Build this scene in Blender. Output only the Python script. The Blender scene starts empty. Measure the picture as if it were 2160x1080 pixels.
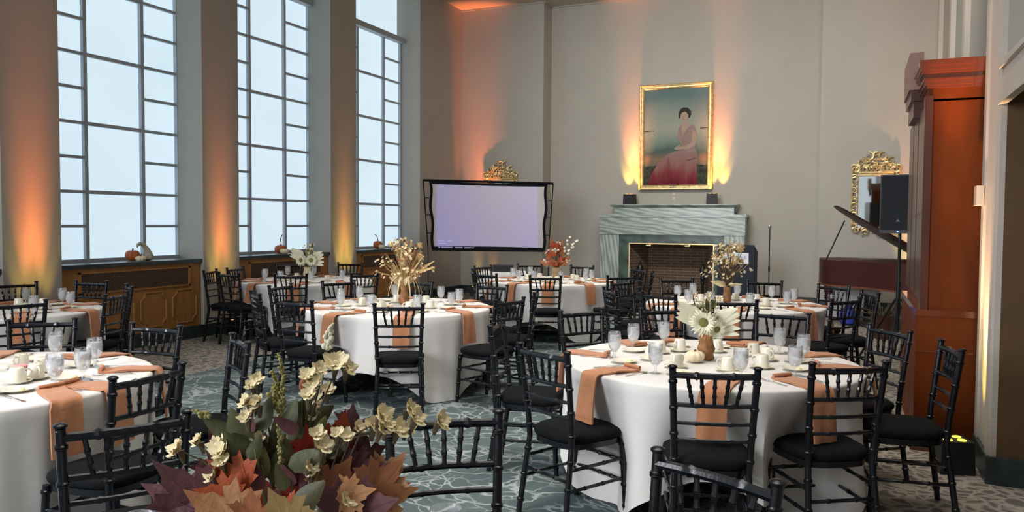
import bpy, math, random
from mathutils import Vector, Matrix
from math import sin, cos, pi, radians as R
random.seed(7)
sc = bpy.context.scene
C = sc.collection
# ------------------------------------------------------------------ camera, exposure, world, lights
sc.view_settings.view_transform = 'Standard'
sc.view_settings.look = 'None'
sc.view_settings.gamma = 1.0
sc.view_settings.use_curve_mapping = False
sc.view_settings.exposure = 0.0
cd = bpy.data.cameras.new('camera'); cam = bpy.data.objects.new('camera', cd); C.objects.link(cam)
sc.camera = cam
cd.sensor_fit = 'HORIZONTAL'; cd.sensor_width = 36.0; cd.lens = 36.0 * 1664 / 2160
cd.clip_start = 0.05; cd.clip_end = 100
pit, rol, yaw = R(2.44), R(0.4), R(23.3)
fw = Vector((-sin(yaw) * cos(pit), cos(yaw) * cos(pit), -sin(pit)))
rt = Vector((cos(yaw), sin(yaw), 0)); up = rt.cross(fw)
r2 = rt * cos(rol) + up * sin(rol); u2 = -rt * sin(rol) + up * cos(rol)
m3 = Matrix((r2, u2, -fw)).transposed()
cam.matrix_world = Matrix.Translation((0, 0, 1.594)) @ m3.to_4x4()

w = bpy.data.worlds.new('world'); sc.world = w; w.use_nodes = True
w.node_tree.nodes['Background'].inputs[0].default_value = (0.72, 0.80, 0.88, 1)
w.node_tree.nodes['Background'].inputs[1].default_value = 0.75

def light(name, typ, loc, energy, col, tgt=None, size=None, size_y=None, spot=None, blend=0.5):
    l = bpy.data.lights.new(name, typ); l.energy = energy; l.color = col
    o = bpy.data.objects.new(name, l); C.objects.link(o); o.location = loc
    if typ == 'AREA':
        l.shape = 'RECTANGLE'; l.size = size; l.size_y = size_y or size
    if typ == 'SPOT':
        l.spot_size = R(spot); l.spot_blend = blend; l.shadow_soft_size = size or 0.04
    if tgt:
        o.rotation_euler = (Vector(tgt) - Vector(loc)).to_track_quat('-Z', 'Y').to_euler()
    return o

def soft(*a, spread=180):
    o = light(*a); o.data.spread = R(spread); return o
soft('ceiling_fill_front', 'AREA', (-2.6, 4.2, 6.2), 140, (1.0, 0.94, 0.86), (-2.6, 4.2, 0), 5.5, 6.0, spread=75)  # overhead fill added to brighten the tables, no fixture modelled
soft('ceiling_fill_back', 'AREA', (-3.0, 10.0, 6.2), 150, (1.0, 0.94, 0.86), (-3.0, 10.0, 0), 6.0, 6.0, spread=75)  # second added overhead fill, for the far tables
soft('rear_fill', 'AREA', (-5.6, -3.3, 3.6), 180, (0.95, 0.96, 1.0), (-2.6, 6.5, 0.5), 3.4, 3.4, spread=80)  # unseen fill added behind the camera, no window stands there
soft('end_wall_fill', 'AREA', (-2.4, 10.4, 6.15), 190, (1.0, 0.95, 0.87), (-2.2, 16.2, 2.4), 6.0, 0.8, spread=115)  # added wash to lift the back wall, without a fixture
OR = (1.0, 0.36, 0.10); YE = (1.0, 0.62, 0.08)

# ------------------------------------------------------------------ materials
MATS = {}
def mat(name, col, rough=0.6, metal=0.0, spec=0.5, noise=0.0, nscale=8.0, bump=0.0, bscale=60.0, col2=None,
        stretch=None, emit=None, coat=0.0, sheen=0.0, trans=0.0):
    m = bpy.data.materials.new(name); m.use_nodes = True
    nt = m.node_tree; b = nt.nodes['Principled BSDF']
    b.inputs['Base Color'].default_value = (*col, 1); b.inputs['Roughness'].default_value = rough
    b.inputs['Metallic'].default_value = metal; b.inputs['Specular IOR Level'].default_value = spec
    b.inputs['Coat Weight'].default_value = coat; b.inputs['Sheen Weight'].default_value = sheen
    if trans: b.inputs['Transmission Weight'].default_value = trans
    tc = nt.nodes.new('ShaderNodeTexCoord'); mp = nt.nodes.new('ShaderNodeMapping')
    nt.links.new(tc.outputs['Object'], mp.inputs[0])
    if stretch: mp.inputs['Scale'].default_value = stretch
    if noise or col2:
        n = nt.nodes.new('ShaderNodeTexNoise'); n.inputs['Scale'].default_value = nscale
        n.inputs['Detail'].default_value = 5
        nt.links.new(mp.outputs[0], n.inputs['Vector'])
        r = nt.nodes.new('ShaderNodeValToRGB')
        c2 = col2 if col2 else tuple(c * (1 - noise) for c in col)
        c1 = col if col2 else tuple(min(1, c * (1 + noise)) for c in col)
        r.color_ramp.elements[0].position = 0.32; r.color_ramp.elements[1].position = 0.68
        r.color_ramp.elements[0].color = (*c2, 1); r.color_ramp.elements[1].color = (*c1, 1)
        nt.links.new(n.outputs['Fac'], r.inputs[0]); nt.links.new(r.outputs[0], b.inputs['Base Color'])
    if bump:
        n2 = nt.nodes.new('ShaderNodeTexNoise'); n2.inputs['Scale'].default_value = bscale
        n2.inputs['Detail'].default_value = 4
        nt.links.new(mp.outputs[0], n2.inputs['Vector'])
        bp = nt.nodes.new('ShaderNodeBump'); bp.inputs['Strength'].default_value = bump
        bp.inputs['Distance'].default_value = 0.01
        nt.links.new(n2.outputs['Fac'], bp.inputs['Height']); nt.links.new(bp.outputs[0], b.inputs['Normal'])
    if emit:
        b.inputs['Emission Color'].default_value = (*emit[:3], 1); b.inputs['Emission Strength'].default_value = emit[3]
    MATS[name] = m
    return m

M = MATS
mat('wall_paint', (0.385, 0.365, 0.325), 0.75, noise=0.03, nscale=1.5, bump=0.05, bscale=90)
mat('reveal_paint', (0.47, 0.46, 0.43), 0.75, noise=0.03, nscale=1.5)
mat('ceiling_paint', (0.50, 0.45, 0.39), 0.8, noise=0.03, nscale=1.0)
mat('white_trim', (0.52, 0.46, 0.40), 0.5, noise=0.03, nscale=3)
mat('jamb_brown', (0.105, 0.055, 0.018), 0.6, noise=0.1, nscale=2, bump=0.1)
mat('lacquer', (0.005, 0.006, 0.009), 0.24, spec=0.45, noise=0.3, nscale=40, bump=0.08, bscale=120)
mat('cushion_black', (0.006, 0.007, 0.008), 0.9, spec=0.1, noise=0.2, nscale=60, bump=0.2, bscale=300)
mat('tablecloth', (0.67, 0.65, 0.625), 0.85, spec=0.2, noise=0.02, nscale=4, bump=0.12, bscale=25, sheen=0.1)
mat('napkin', (0.42, 0.185, 0.09), 0.85, spec=0.2, noise=0.06, nscale=9, bump=0.25, bscale=35, sheen=0.15)
mat('china', (0.74, 0.70, 0.58), 0.25, spec=0.5, noise=0.02, nscale=5, coat=0.2)
mat('butter', (0.85, 0.78, 0.42), 0.5, noise=0.05)
mat('silver', (0.75, 0.75, 0.76), 0.2, metal=1.0, noise=0.03)
mat('gold', (0.60, 0.47, 0.24), 0.38, metal=0.6, noise=0.25, nscale=18, bump=0.25, bscale=40)
mat('brass', (0.75, 0.52, 0.25), 0.3, metal=0.9, noise=0.05)
mat('black_plastic', (0.012, 0.012, 0.014), 0.5, noise=0.2, nscale=20, bump=0.1, bscale=200)
mat('matte_black', (0.006, 0.006, 0.008), 0.8, spec=0.1, noise=0.1)
mat('black_metal', (0.015, 0.016, 0.018), 0.35, metal=0.3, noise=0.2, nscale=20)
mat('navy_box', (0.006, 0.011, 0.024), 0.75, noise=0.1)
mat('speaker_blue', (0.006, 0.010, 0.015), 0.75, noise=0.15, bump=0.3, bscale=400)
mat('white_card', (0.70, 0.74, 0.82), 0.5, noise=0.01)
mat('ink', (0.10, 0.11, 0.16), 0.6, noise=0.01)
mat('cover_wood', (0.37, 0.165, 0.045), 0.5, noise=0.12, nscale=3, stretch=(6, 6, 1), bump=0.05)
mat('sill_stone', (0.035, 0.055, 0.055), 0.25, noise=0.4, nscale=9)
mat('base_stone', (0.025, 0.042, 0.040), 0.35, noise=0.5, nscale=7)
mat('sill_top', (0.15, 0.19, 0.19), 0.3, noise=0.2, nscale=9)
mat('transom', (0.42, 0.46, 0.48), 0.5, noise=0.03)
mat('mullion', (0.46, 0.50, 0.56), 0.5, noise=0.05)
mat('pumpkin_orange', (0.52, 0.13, 0.035), 0.5, noise=0.15, nscale=15)
mat('pumpkin_white', (0.78, 0.66, 0.45), 0.5, noise=0.08, nscale=12)
mat('gourd_pale', (0.50, 0.46, 0.38), 0.55, noise=0.25, nscale=14)
mat('stem_brown', (0.10, 0.075, 0.04), 0.8, noise=0.3)
mat('stem_green', (0.16, 0.17, 0.06), 0.8, noise=0.2)
mat('bark', (0.28, 0.125, 0.04), 0.6, noise=0.5, nscale=22, bump=0.8, bscale=30)
mat('tan_vase', (0.42, 0.28, 0.13), 0.6, noise=0.2, nscale=12, bump=0.2)
mat('cream_vase', (0.66, 0.55, 0.38), 0.6, noise=0.1, nscale=12)
mat('petal_cream', (0.92, 0.79, 0.50), 0.75, noise=0.12, nscale=30, bump=0.2)
mat('petal_white', (0.84, 0.81, 0.66), 0.75, noise=0.06, nscale=30, bump=0.2)
mat('petal_ivory', (0.74, 0.72, 0.54), 0.75, noise=0.08, nscale=30, bump=0.2)
mat('seed_green', (0.20, 0.19, 0.05), 0.9, noise=0.4, nscale=120, bump=0.8, bscale=200)
mat('spike_green', (0.33, 0.30, 0.11), 0.9, noise=0.3, nscale=90, bump=0.6, bscale=150)
mat('tan_dry', (0.50, 0.34, 0.15), 0.85, noise=0.25, nscale=25)
mat('pale_dry', (0.72, 0.60, 0.36), 0.85, noise=0.15, nscale=25)
mat('rust', (0.36, 0.10, 0.05), 0.75, noise=0.3, nscale=20)
mat('leaf_burgundy', (0.075, 0.018, 0.025), 0.65, col2=(0.13, 0.04, 0.045), nscale=16, bump=0.3)
mat('leaf_orange', (0.55, 0.10, 0.02), 0.6, col2=(0.36, 0.07, 0.02), nscale=14, bump=0.3)
mat('leaf_red', (0.48, 0.035, 0.015), 0.6, col2=(0.33, 0.02, 0.01), nscale=14, bump=0.3)
mat('leaf_tan', (0.58, 0.33, 0.15), 0.65, col2=(0.50, 0.20, 0.08), nscale=12, bump=0.3)
mat('leaf_gold', (0.62, 0.42, 0.17), 0.65, col2=(0.52, 0.32, 0.12), nscale=12, bump=0.3)
mat('leaf_rust', (0.34, 0.10, 0.035), 0.65, col2=(0.42, 0.17, 0.07), nscale=14, bump=0.3)
mat('leaf_olive', (0.055, 0.060, 0.022), 0.55, col2=(0.10, 0.10, 0.035), nscale=14, bump=0.2)
mat('mahogany', (0.050, 0.012, 0.009), 0.5, spec=0.25, noise=0.15, nscale=2, stretch=(1, 1, 5))
mat('mahogany_edge', (0.16, 0.055, 0.03), 0.35, noise=0.1)
mat('cabinet_wood', (0.125, 0.027, 0.004), 0.55, spec=0.12, noise=0.22, nscale=2.5, stretch=(2, 2, 0.6), coat=0.05)
mat('cabinet_dark', (0.070, 0.018, 0.008), 0.35, noise=0.2, nscale=3, stretch=(2, 2, 0.6), coat=0.2)
mat('cornice_wood', (0.14, 0.032, 0.008), 0.2, noise=0.15, nscale=3, coat=0.6)
mat('crest_block', (0.30, 0.18, 0.14), 0.6, noise=0.05)
mat('mirror_glass', (0.80, 0.82, 0.80), 0.03, metal=1.0, noise=0.01)
mat('blue_bag', (0.02, 0.05, 0.35), 0.5, noise=0.3, nscale=10, bump=0.5, bscale=12)
mat('white_box', (0.55, 0.56, 0.56), 0.7, noise=0.04)
mat('caddy_pink', (0.65, 0.30, 0.30), 0.6, noise=0.1, nscale=30)
mat('screen_fabric', (0.50, 0.49, 0.50), 0.9, spec=0.1, noise=0.01)
mat('soot', (0.03, 0.022, 0.016), 0.9, noise=0.3, nscale=5)
mat('red_led', (0.4, 0.0, 0.0), 0.4, emit=(1, 0.05, 0.03, 1.0))
mat('blue_led', (0.0, 0.0, 0.4), 0.4, emit=(0.1, 0.2, 1.0, 6.0))
mat('yellow_led', (0.4, 0.35, 0.0), 0.4, emit=(1.0, 0.85, 0.08, 2.2))
mat('orange_led', (0.4, 0.2, 0.0), 0.4, emit=(1.0, 0.5, 0.08, 2.0))

def glass_mat(name, tint, fac_t, rough, white):
    m = bpy.data.materials.new(name); m.use_nodes = True; nt = m.node_tree
    for n in list(nt.nodes):
        if n.type != 'OUTPUT_MATERIAL': nt.nodes.remove(n)
    out = [n for n in nt.nodes if n.type == 'OUTPUT_MATERIAL'][0]
    tr = nt.nodes.new('ShaderNodeBsdfTransparent'); tr.inputs[0].default_value = (*tint, 1)
    gl = nt.nodes.new('ShaderNodeBsdfGlossy'); gl.inputs['Roughness'].default_value = rough
    df = nt.nodes.new('ShaderNodeBsdfDiffuse'); df.inputs[0].default_value = (*white, 1)
    lw = nt.nodes.new('ShaderNodeLayerWeight'); lw.inputs[0].default_value = 0.35
    tc = nt.nodes.new('ShaderNodeTexCoord'); nz = nt.nodes.new('ShaderNodeTexNoise'); nz.inputs['Scale'].default_value = 90
    nt.links.new(tc.outputs['Object'], nz.inputs['Vector'])
    mr = nt.nodes.new('ShaderNodeMapRange'); mr.inputs['From Min'].default_value = 0.35; mr.inputs['From Max'].default_value = 0.65
    mr.inputs['To Min'].default_value = max(0, fac_t - 0.09); mr.inputs['To Max'].default_value = min(1, fac_t + 0.09)
    nt.links.new(nz.outputs['Fac'], mr.inputs['Value'])
    m1 = nt.nodes.new('ShaderNodeMixShader'); m2 = nt.nodes.new('ShaderNodeMixShader')
    nt.links.new(mr.outputs[0], m1.inputs[0]); nt.links.new(df.outputs[0], m1.inputs[1]); nt.links.new(tr.outputs[0], m1.inputs[2])
    mul = nt.nodes.new('ShaderNodeMath'); mul.operation = 'MULTIPLY'; mul.inputs[1].default_value = 0.75
    nt.links.new(lw.outputs['Facing'], mul.inputs[0])
    nt.links.new(mul.outputs[0], m2.inputs[0]); nt.links.new(m1.outputs[0], m2.inputs[1]); nt.links.new(gl.outputs[0], m2.inputs[2])
    nt.links.new(m2.outputs[0], out.inputs[0]); MATS[name] = m
glass_mat('goblet_glass', (0.98, 0.99, 1.0), 0.90, 0.08, (0.80, 0.82, 0.84))
glass_mat('ice_water', (0.98, 0.99, 1.0), 0.62, 0.15, (0.90, 0.91, 0.92))

def shade_mat():                                    # backlit translucent window panel
    m = bpy.data.materials.new('window_panel'); m.use_nodes = True; nt = m.node_tree
    b = nt.nodes['Principled BSDF']; b.inputs['Base Color'].default_value = (0.55, 0.62, 0.66, 1); b.inputs['Roughness'].default_value = 0.5
    tc = nt.nodes.new('ShaderNodeTexCoord'); n = nt.nodes.new('ShaderNodeTexNoise'); n.inputs['Scale'].default_value = 1.3
    nt.links.new(tc.outputs['Object'], n.inputs['Vector'])
    r = nt.nodes.new('ShaderNodeValToRGB')
    r.color_ramp.elements[0].color = (0.53, 0.68, 0.77, 1); r.color_ramp.elements[1].color = (0.62, 0.77, 0.86, 1)
    nt.links.new(n.outputs['Fac'], r.inputs[0]); nt.links.new(r.outputs[0], b.inputs['Emission Color'])
    b.inputs['Emission Strength'].default_value = 1.0
    MATS['window_panel'] = m
shade_mat()

def carpet():
    m = bpy.data.materials.new('carpet'); m.use_nodes = True; nt = m.node_tree; L = nt.links.new; N = nt.nodes.new
    b = nt.nodes['Principled BSDF']; b.inputs['Roughness'].default_value = 0.95; b.inputs['Specular IOR Level'].default_value = 0.1
    tc = N('ShaderNodeTexCoord'); nz = N('ShaderNodeTexNoise'); nz.inputs['Scale'].default_value = 2.0; nz.inputs['Detail'].default_value = 4
    L(tc.outputs['Object'], nz.inputs['Vector'])
    mx = N('ShaderNodeVectorMath'); mx.operation = 'MULTIPLY_ADD'; mx.inputs[1].default_value = (0.55, 0.55, 0.55)
    L(nz.outputs['Color'], mx.inputs[0]); L(tc.outputs['Object'], mx.inputs[2])
    def veins(scale, lo, hi):
        v = N('ShaderNodeTexVoronoi'); v.feature = 'DISTANCE_TO_EDGE'; v.inputs['Scale'].default_value = scale
        L(mx.outputs[0], v.inputs['Vector'])
        r = N('ShaderNodeMapRange'); r.inputs['From Min'].default_value = lo; r.inputs['From Max'].default_value = hi
        r.inputs['To Min'].default_value = 1; r.inputs['To Max'].default_value = 0; L(v.outputs['Distance'], r.inputs['Value']); return r
    v1 = veins(2.9, 0.006, 0.034); v2 = veins(6.5, 0.01, 0.07)
    nf = N('ShaderNodeTexNoise'); nf.inputs['Scale'].default_value = 3.0; L(tc.outputs['Object'], nf.inputs['Vector'])
    nr = N('ShaderNodeMapRange'); nr.inputs['From Min'].default_value = 0.40; nr.inputs['From Max'].default_value = 0.60; L(nf.outputs['Fac'], nr.inputs['Value'])
    mm = N('ShaderNodeMath'); mm.operation = 'MULTIPLY'; L(v2.outputs[0], mm.inputs[0]); L(nr.outputs[0], mm.inputs[1])
    ma = N('ShaderNodeMath'); ma.operation = 'MAXIMUM'; L(v1.outputs[0], ma.inputs[0]); L(mm.outputs[0], ma.inputs[1])
    ng = N('ShaderNodeTexNoise'); ng.inputs['Scale'].default_value = 90; L(tc.outputs['Object'], ng.inputs['Vector'])
    base = N('ShaderNodeMixRGB'); base.inputs[1].default_value = (0.058, 0.088, 0.093, 1); base.inputs[2].default_value = (0.14, 0.18, 0.18, 1)
    nb = N('ShaderNodeTexNoise'); nb.inputs['Scale'].default_value = 2.2; nb.inputs['Detail'].default_value = 4; L(tc.outputs['Object'], nb.inputs['Vector']); L(nb.outputs['Fac'], base.inputs[0])
    teal = N('ShaderNodeMixRGB'); L(ma.outputs[0], teal.inputs[0]); L(base.outputs[0], teal.inputs[1]); teal.inputs[2].default_value = (0.36, 0.40, 0.40, 1)
    # brown patterned border
    w1 = N('ShaderNodeTexVoronoi'); w1.feature = 'DISTANCE_TO_EDGE'; w1.inputs['Scale'].default_value = 11; L(mx.outputs[0], w1.inputs['Vector'])
    wr = N('ShaderNodeMapRange'); wr.inputs['From Min'].default_value = 0.03; wr.inputs['From Max'].default_value = 0.22; L(w1.outputs['Distance'], wr.inputs['Value'])
    br = N('ShaderNodeMixRGB'); L(wr.outputs[0], br.inputs[0]); br.inputs[1].default_value = (0.40, 0.36, 0.31, 1); br.inputs[2].default_value = (0.15, 0.138, 0.118, 1)
    sp = N('ShaderNodeSeparateXYZ'); L(tc.outputs['Object'], sp.inputs[0])
    def lt(sock, v, op='GREATER_THAN'):
        n = N('ShaderNodeMath'); n.operation = op; n.inputs[1].default_value = v; L(sock, n.inputs[0]); return n
    a = lt(sp.outputs['X'], -6.25); c = lt(sp.outputs['X'], -0.75, 'LESS_THAN'); d = lt(sp.outputs['Y'], 12.2, 'LESS_THAN')
    p1 = N('ShaderNodeMath'); p1.operation = 'MULTIPLY'; L(a.outputs[0], p1.inputs[0]); L(c.outputs[0], p1.inputs[1])
    p2 = N('ShaderNodeMath'); p2.operation = 'MULTIPLY'; L(p1.outputs[0], p2.inputs[0]); L(d.outputs[0], p2.inputs[1])
    fin = N('ShaderNodeMixRGB'); L(p2.outputs[0], fin.inputs[0]); L(br.outputs[0], fin.inputs[1]); L(teal.outputs[0], fin.inputs[2])
    gr = N('ShaderNodeMixRGB'); gr.blend_type = 'MULTIPLY'; gr.inputs[0].default_value = 0.35; L(fin.outputs[0], gr.inputs[1]); L(ng.outputs['Color'], gr.inputs[2])
    L(gr.outputs[0], b.inputs['Base Color'])
    bp = N('ShaderNodeBump'); bp.inputs['Strength'].default_value = 0.3; bp.inputs['Distance'].default_value = 0.004; L(ng.outputs['Fac'], bp.inputs['Height']); L(bp.outputs[0], b.inputs['Normal'])
    MATS['carpet'] = m
carpet()

def marble(name, c1, c2, scale, dist, axis_scale, rough=0.25):
    m = bpy.data.materials.new(name); m.use_nodes = True; nt = m.node_tree; L = nt.links.new; N = nt.nodes.new
    b = nt.nodes['Principled BSDF']; b.inputs['Roughness'].default_value = rough
    tc = N('ShaderNodeTexCoord'); mp = N('ShaderNodeMapping'); mp.inputs['Scale'].default_value = axis_scale
    L(tc.outputs['Object'], mp.inputs[0])
    w_ = N('ShaderNodeTexWave'); w_.inputs['Scale'].default_value = scale; w_.inputs['Distortion'].default_value = dist
    w_.inputs['Detail'].default_value = 4; w_.inputs['Detail Scale'].default_value = 1.1; w_.bands_direction = 'DIAGONAL'
    L(mp.outputs[0], w_.inputs['Vector'])
    n = N('ShaderNodeTexNoise'); n.inputs['Scale'].default_value = 5; n.inputs['Detail'].default_value = 6; L(mp.outputs[0], n.inputs['Vector'])
    ad = N('ShaderNodeMath'); ad.operation = 'MULTIPLY_ADD'; ad.inputs[1].default_value = 0.5; L(w_.outputs['Fac'], ad.inputs[0]); L(n.outputs['Fac'], ad.inputs[2])
    r = N('ShaderNodeValToRGB'); r.color_ramp.elements[0].position = 0.42; r.color_ramp.elements[1].position = 1.0
    r.color_ramp.elements[0].color = (*c1, 1); r.color_ramp.elements[1].color = (*c2, 1)
    L(ad.outputs[0], r.inputs[0]); L(r.outputs[0], b.inputs['Base Color']); MATS[name] = m
marble('marble_band', (0.17, 0.225, 0.20), (0.40, 0.455, 0.42), 2.6, 6.5, (0.5, 1, 3.0))
marble('marble_jamb', (0.18, 0.235, 0.21), (0.44, 0.49, 0.455), 2.6, 6.5, (3.0, 1, 0.5))
marble('marble_dark', (0.014, 0.040, 0.031), (0.06, 0.11, 0.09), 1.5, 9.0, (1, 1, 1))

def bricks():
    m = bpy.data.materials.new('firebrick'); m.use_nodes = True; nt = m.node_tree; L = nt.links.new; N = nt.nodes.new
    b = nt.nodes['Principled BSDF']; b.inputs['Roughness'].default_value = 0.9
    tc = N('ShaderNodeTexCoord'); sp = N('ShaderNodeSeparateXYZ'); cb = N('ShaderNodeCombineXYZ')
    L(tc.outputs['Object'], sp.inputs[0]); ad = N('ShaderNodeMath'); L(sp.outputs['X'], ad.inputs[0]); L(sp.outputs['Y'], ad.inputs[1])
    L(ad.outputs[0], cb.inputs[0]); L(sp.outputs['Z'], cb.inputs[1])
    t = N('ShaderNodeTexBrick'); t.inputs['Scale'].default_value = 2.2; t.inputs['Brick Width'].default_value = 0.6; t.inputs['Row Height'].default_value = 0.13
    t.inputs['Mortar Size'].default_value = 0.012; t.inputs['Color1'].default_value = (0.085, 0.046, 0.030, 1); t.inputs['Color2'].default_value = (0.12, 0.072, 0.046, 1)
    t.inputs['Mortar'].default_value = (0.24, 0.18, 0.13, 1); L(cb.outputs[0], t.inputs['Vector']); L(t.outputs['Color'], b.inputs['Base Color'])
    MATS['firebrick'] = m
bricks()
def grille():
    m = bpy.data.materials.new('grille'); m.use_nodes = True; nt = m.node_tree; L = nt.links.new; N = nt.nodes.new
    b = nt.nodes['Principled BSDF']; b.inputs['Roughness'].default_value = 0.6
    tc = N('ShaderNodeTexCoord'); sp = N('ShaderNodeSeparateXYZ'); cb = N('ShaderNodeCombineXYZ'); L(tc.outputs['Object'], sp.inputs[0])
    L(sp.outputs['Y'], cb.inputs[0]); L(sp.outputs['Z'], cb.inputs[1])
    t = N('ShaderNodeTexBrick'); t.inputs['Scale'].default_value = 9; t.inputs['Brick Width'].default_value = 0.5; t.inputs['Row Height'].default_value = 0.18
    t.inputs['Mortar Size'].default_value = 0.03; t.inputs['Color1'].default_value = (0.02, 0.012, 0.008, 1); t.inputs['Color2'].default_value = (0.035, 0.02, 0.012, 1)
    t.inputs['Mortar'].default_value = (0.15, 0.085, 0.045, 1); L(cb.outputs[0], t.inputs['Vector']); L(t.outputs['Color'], b.inputs['Base Color'])
    MATS['grille'] = m
grille()
def sky_paint():                                   # painted landscape behind the sitter
    m = bpy.data.materials.new('painted_landscape'); m.use_nodes = True; nt = m.node_tree; L = nt.links.new; N = nt.nodes.new
    b = nt.nodes['Principled BSDF']; b.inputs['Roughness'].default_value = 0.9; b.inputs['Specular IOR Level'].default_value = 0.1
    tc = N('ShaderNodeTexCoord'); sp = N('ShaderNodeSeparateXYZ'); L(tc.outputs['Object'], sp.inputs[0])
    n = N('ShaderNodeTexNoise'); n.inputs['Scale'].default_value = 1.6; n.inputs['Detail'].default_value = 5; L(tc.outputs['Object'], n.inputs['Vector'])
    ad = N('ShaderNodeMath'); ad.operation = 'MULTIPLY_ADD'; ad.inputs[1].default_value = 0.35; L(n.outputs['Fac'], ad.inputs[0]); L(sp.outputs['Z'], ad.inputs[2])
    mr = N('ShaderNodeMapRange'); mr.inputs['From Min'].default_value = 0.17; mr.inputs['From Max'].default_value = 2.1; L(ad.outputs[0], mr.inputs['Value'])
    r = N('ShaderNodeValToRGB'); cr = r.color_ramp
    cols = [(0.0, (0.029, 0.036, 0.025)), (0.16, (0.058, 0.058, 0.040)), (0.24, (0.144, 0.137, 0.108)), (0.33, (0.216, 0.144, 0.086)), (0.41, (0.072, 0.108, 0.101)), (0.50, (0.173, 0.223, 0.187)), (0.66, (0.302, 0.310, 0.252)), (0.82, (0.245, 0.266, 0.230)), (1.0, (0.115, 0.173, 0.173))]
    cr.elements[0].position, cr.elements[0].color = cols[0][0], (*cols[0][1], 1); cr.elements[1].position, cr.elements[1].color = 1.0, (*cols[-1][1], 1)
    for p, c in cols[1:-1]:
        e = cr.elements.new(p); e.color = (*c, 1)
    L(mr.outputs[0], r.inputs[0]); L(r.outputs[0], b.inputs['Base Color']); MATS['painted_landscape'] = m
sky_paint()
mat('paint_skin', (0.36, 0.26, 0.20), 0.9, spec=0.1, noise=0.08); mat('paint_skin_shade', (0.25, 0.18, 0.14), 0.9, spec=0.1, noise=0.08)
mat('paint_hair', (0.04, 0.035, 0.03), 0.9, spec=0.1, noise=0.2)
mat('paint_bodice', (0.27, 0.19, 0.17), 0.9, spec=0.1, noise=0.08); mat('paint_gown_deep', (0.25, 0.035, 0.05), 0.9, spec=0.1, col2=(0.36, 0.10, 0.12), nscale=4); mat('paint_wall', (0.05, 0.055, 0.04), 0.9, spec=0.1, noise=0.5, nscale=12)
def gown():
    m = bpy.data.materials.new('paint_gown'); m.use_nodes = True; nt = m.node_tree; L = nt.links.new; N = nt.nodes.new
    b = nt.nodes['Principled BSDF']; b.inputs['Roughness'].default_value = 0.9; b.inputs['Specular IOR Level'].default_value = 0.1
    tc = N('ShaderNodeTexCoord'); sp = N('ShaderNodeSeparateXYZ'); L(tc.outputs['Object'], sp.inputs[0])
    mp = N('ShaderNodeMapping'); mp.inputs['Scale'].default_value = (7, 1, 1.2); L(tc.outputs['Object'], mp.inputs[0])
    n = N('ShaderNodeTexNoise'); n.inputs['Scale'].default_value = 1.0; n.inputs['Detail'].default_value = 3; L(mp.outputs[0], n.inputs['Vector'])
    ad = N('ShaderNodeMath'); ad.operation = 'MULTIPLY_ADD'; ad.inputs[1].default_value = 0.5; L(n.outputs['Fac'], ad.inputs[0]); L(sp.outputs['Z'], ad.inputs[2])
    mr = N('ShaderNodeMapRange'); mr.inputs['From Min'].default_value = 0.35; mr.inputs['From Max'].default_value = 1.15; L(ad.outputs[0], mr.inputs['Value'])
    r = N('ShaderNodeValToRGB'); cr = r.color_ramp; cr.elements[0].color = (0.12, 0.014, 0.024, 1); cr.elements[1].color = (0.25, 0.18, 0.16, 1)
    e = cr.elements.new(0.30); e.color = (0.20, 0.045, 0.05, 1); e = cr.elements.new(0.55); e.color = (0.25, 0.125, 0.115, 1)
    L(mr.outputs[0], r.inputs[0]); L(r.outputs[0], b.inputs['Base Color']); MATS['paint_gown'] = m
gown()
mat('paint_fold', (0.17, 0.07, 0.07), 0.9, spec=0.1, noise=0.1)

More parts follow.
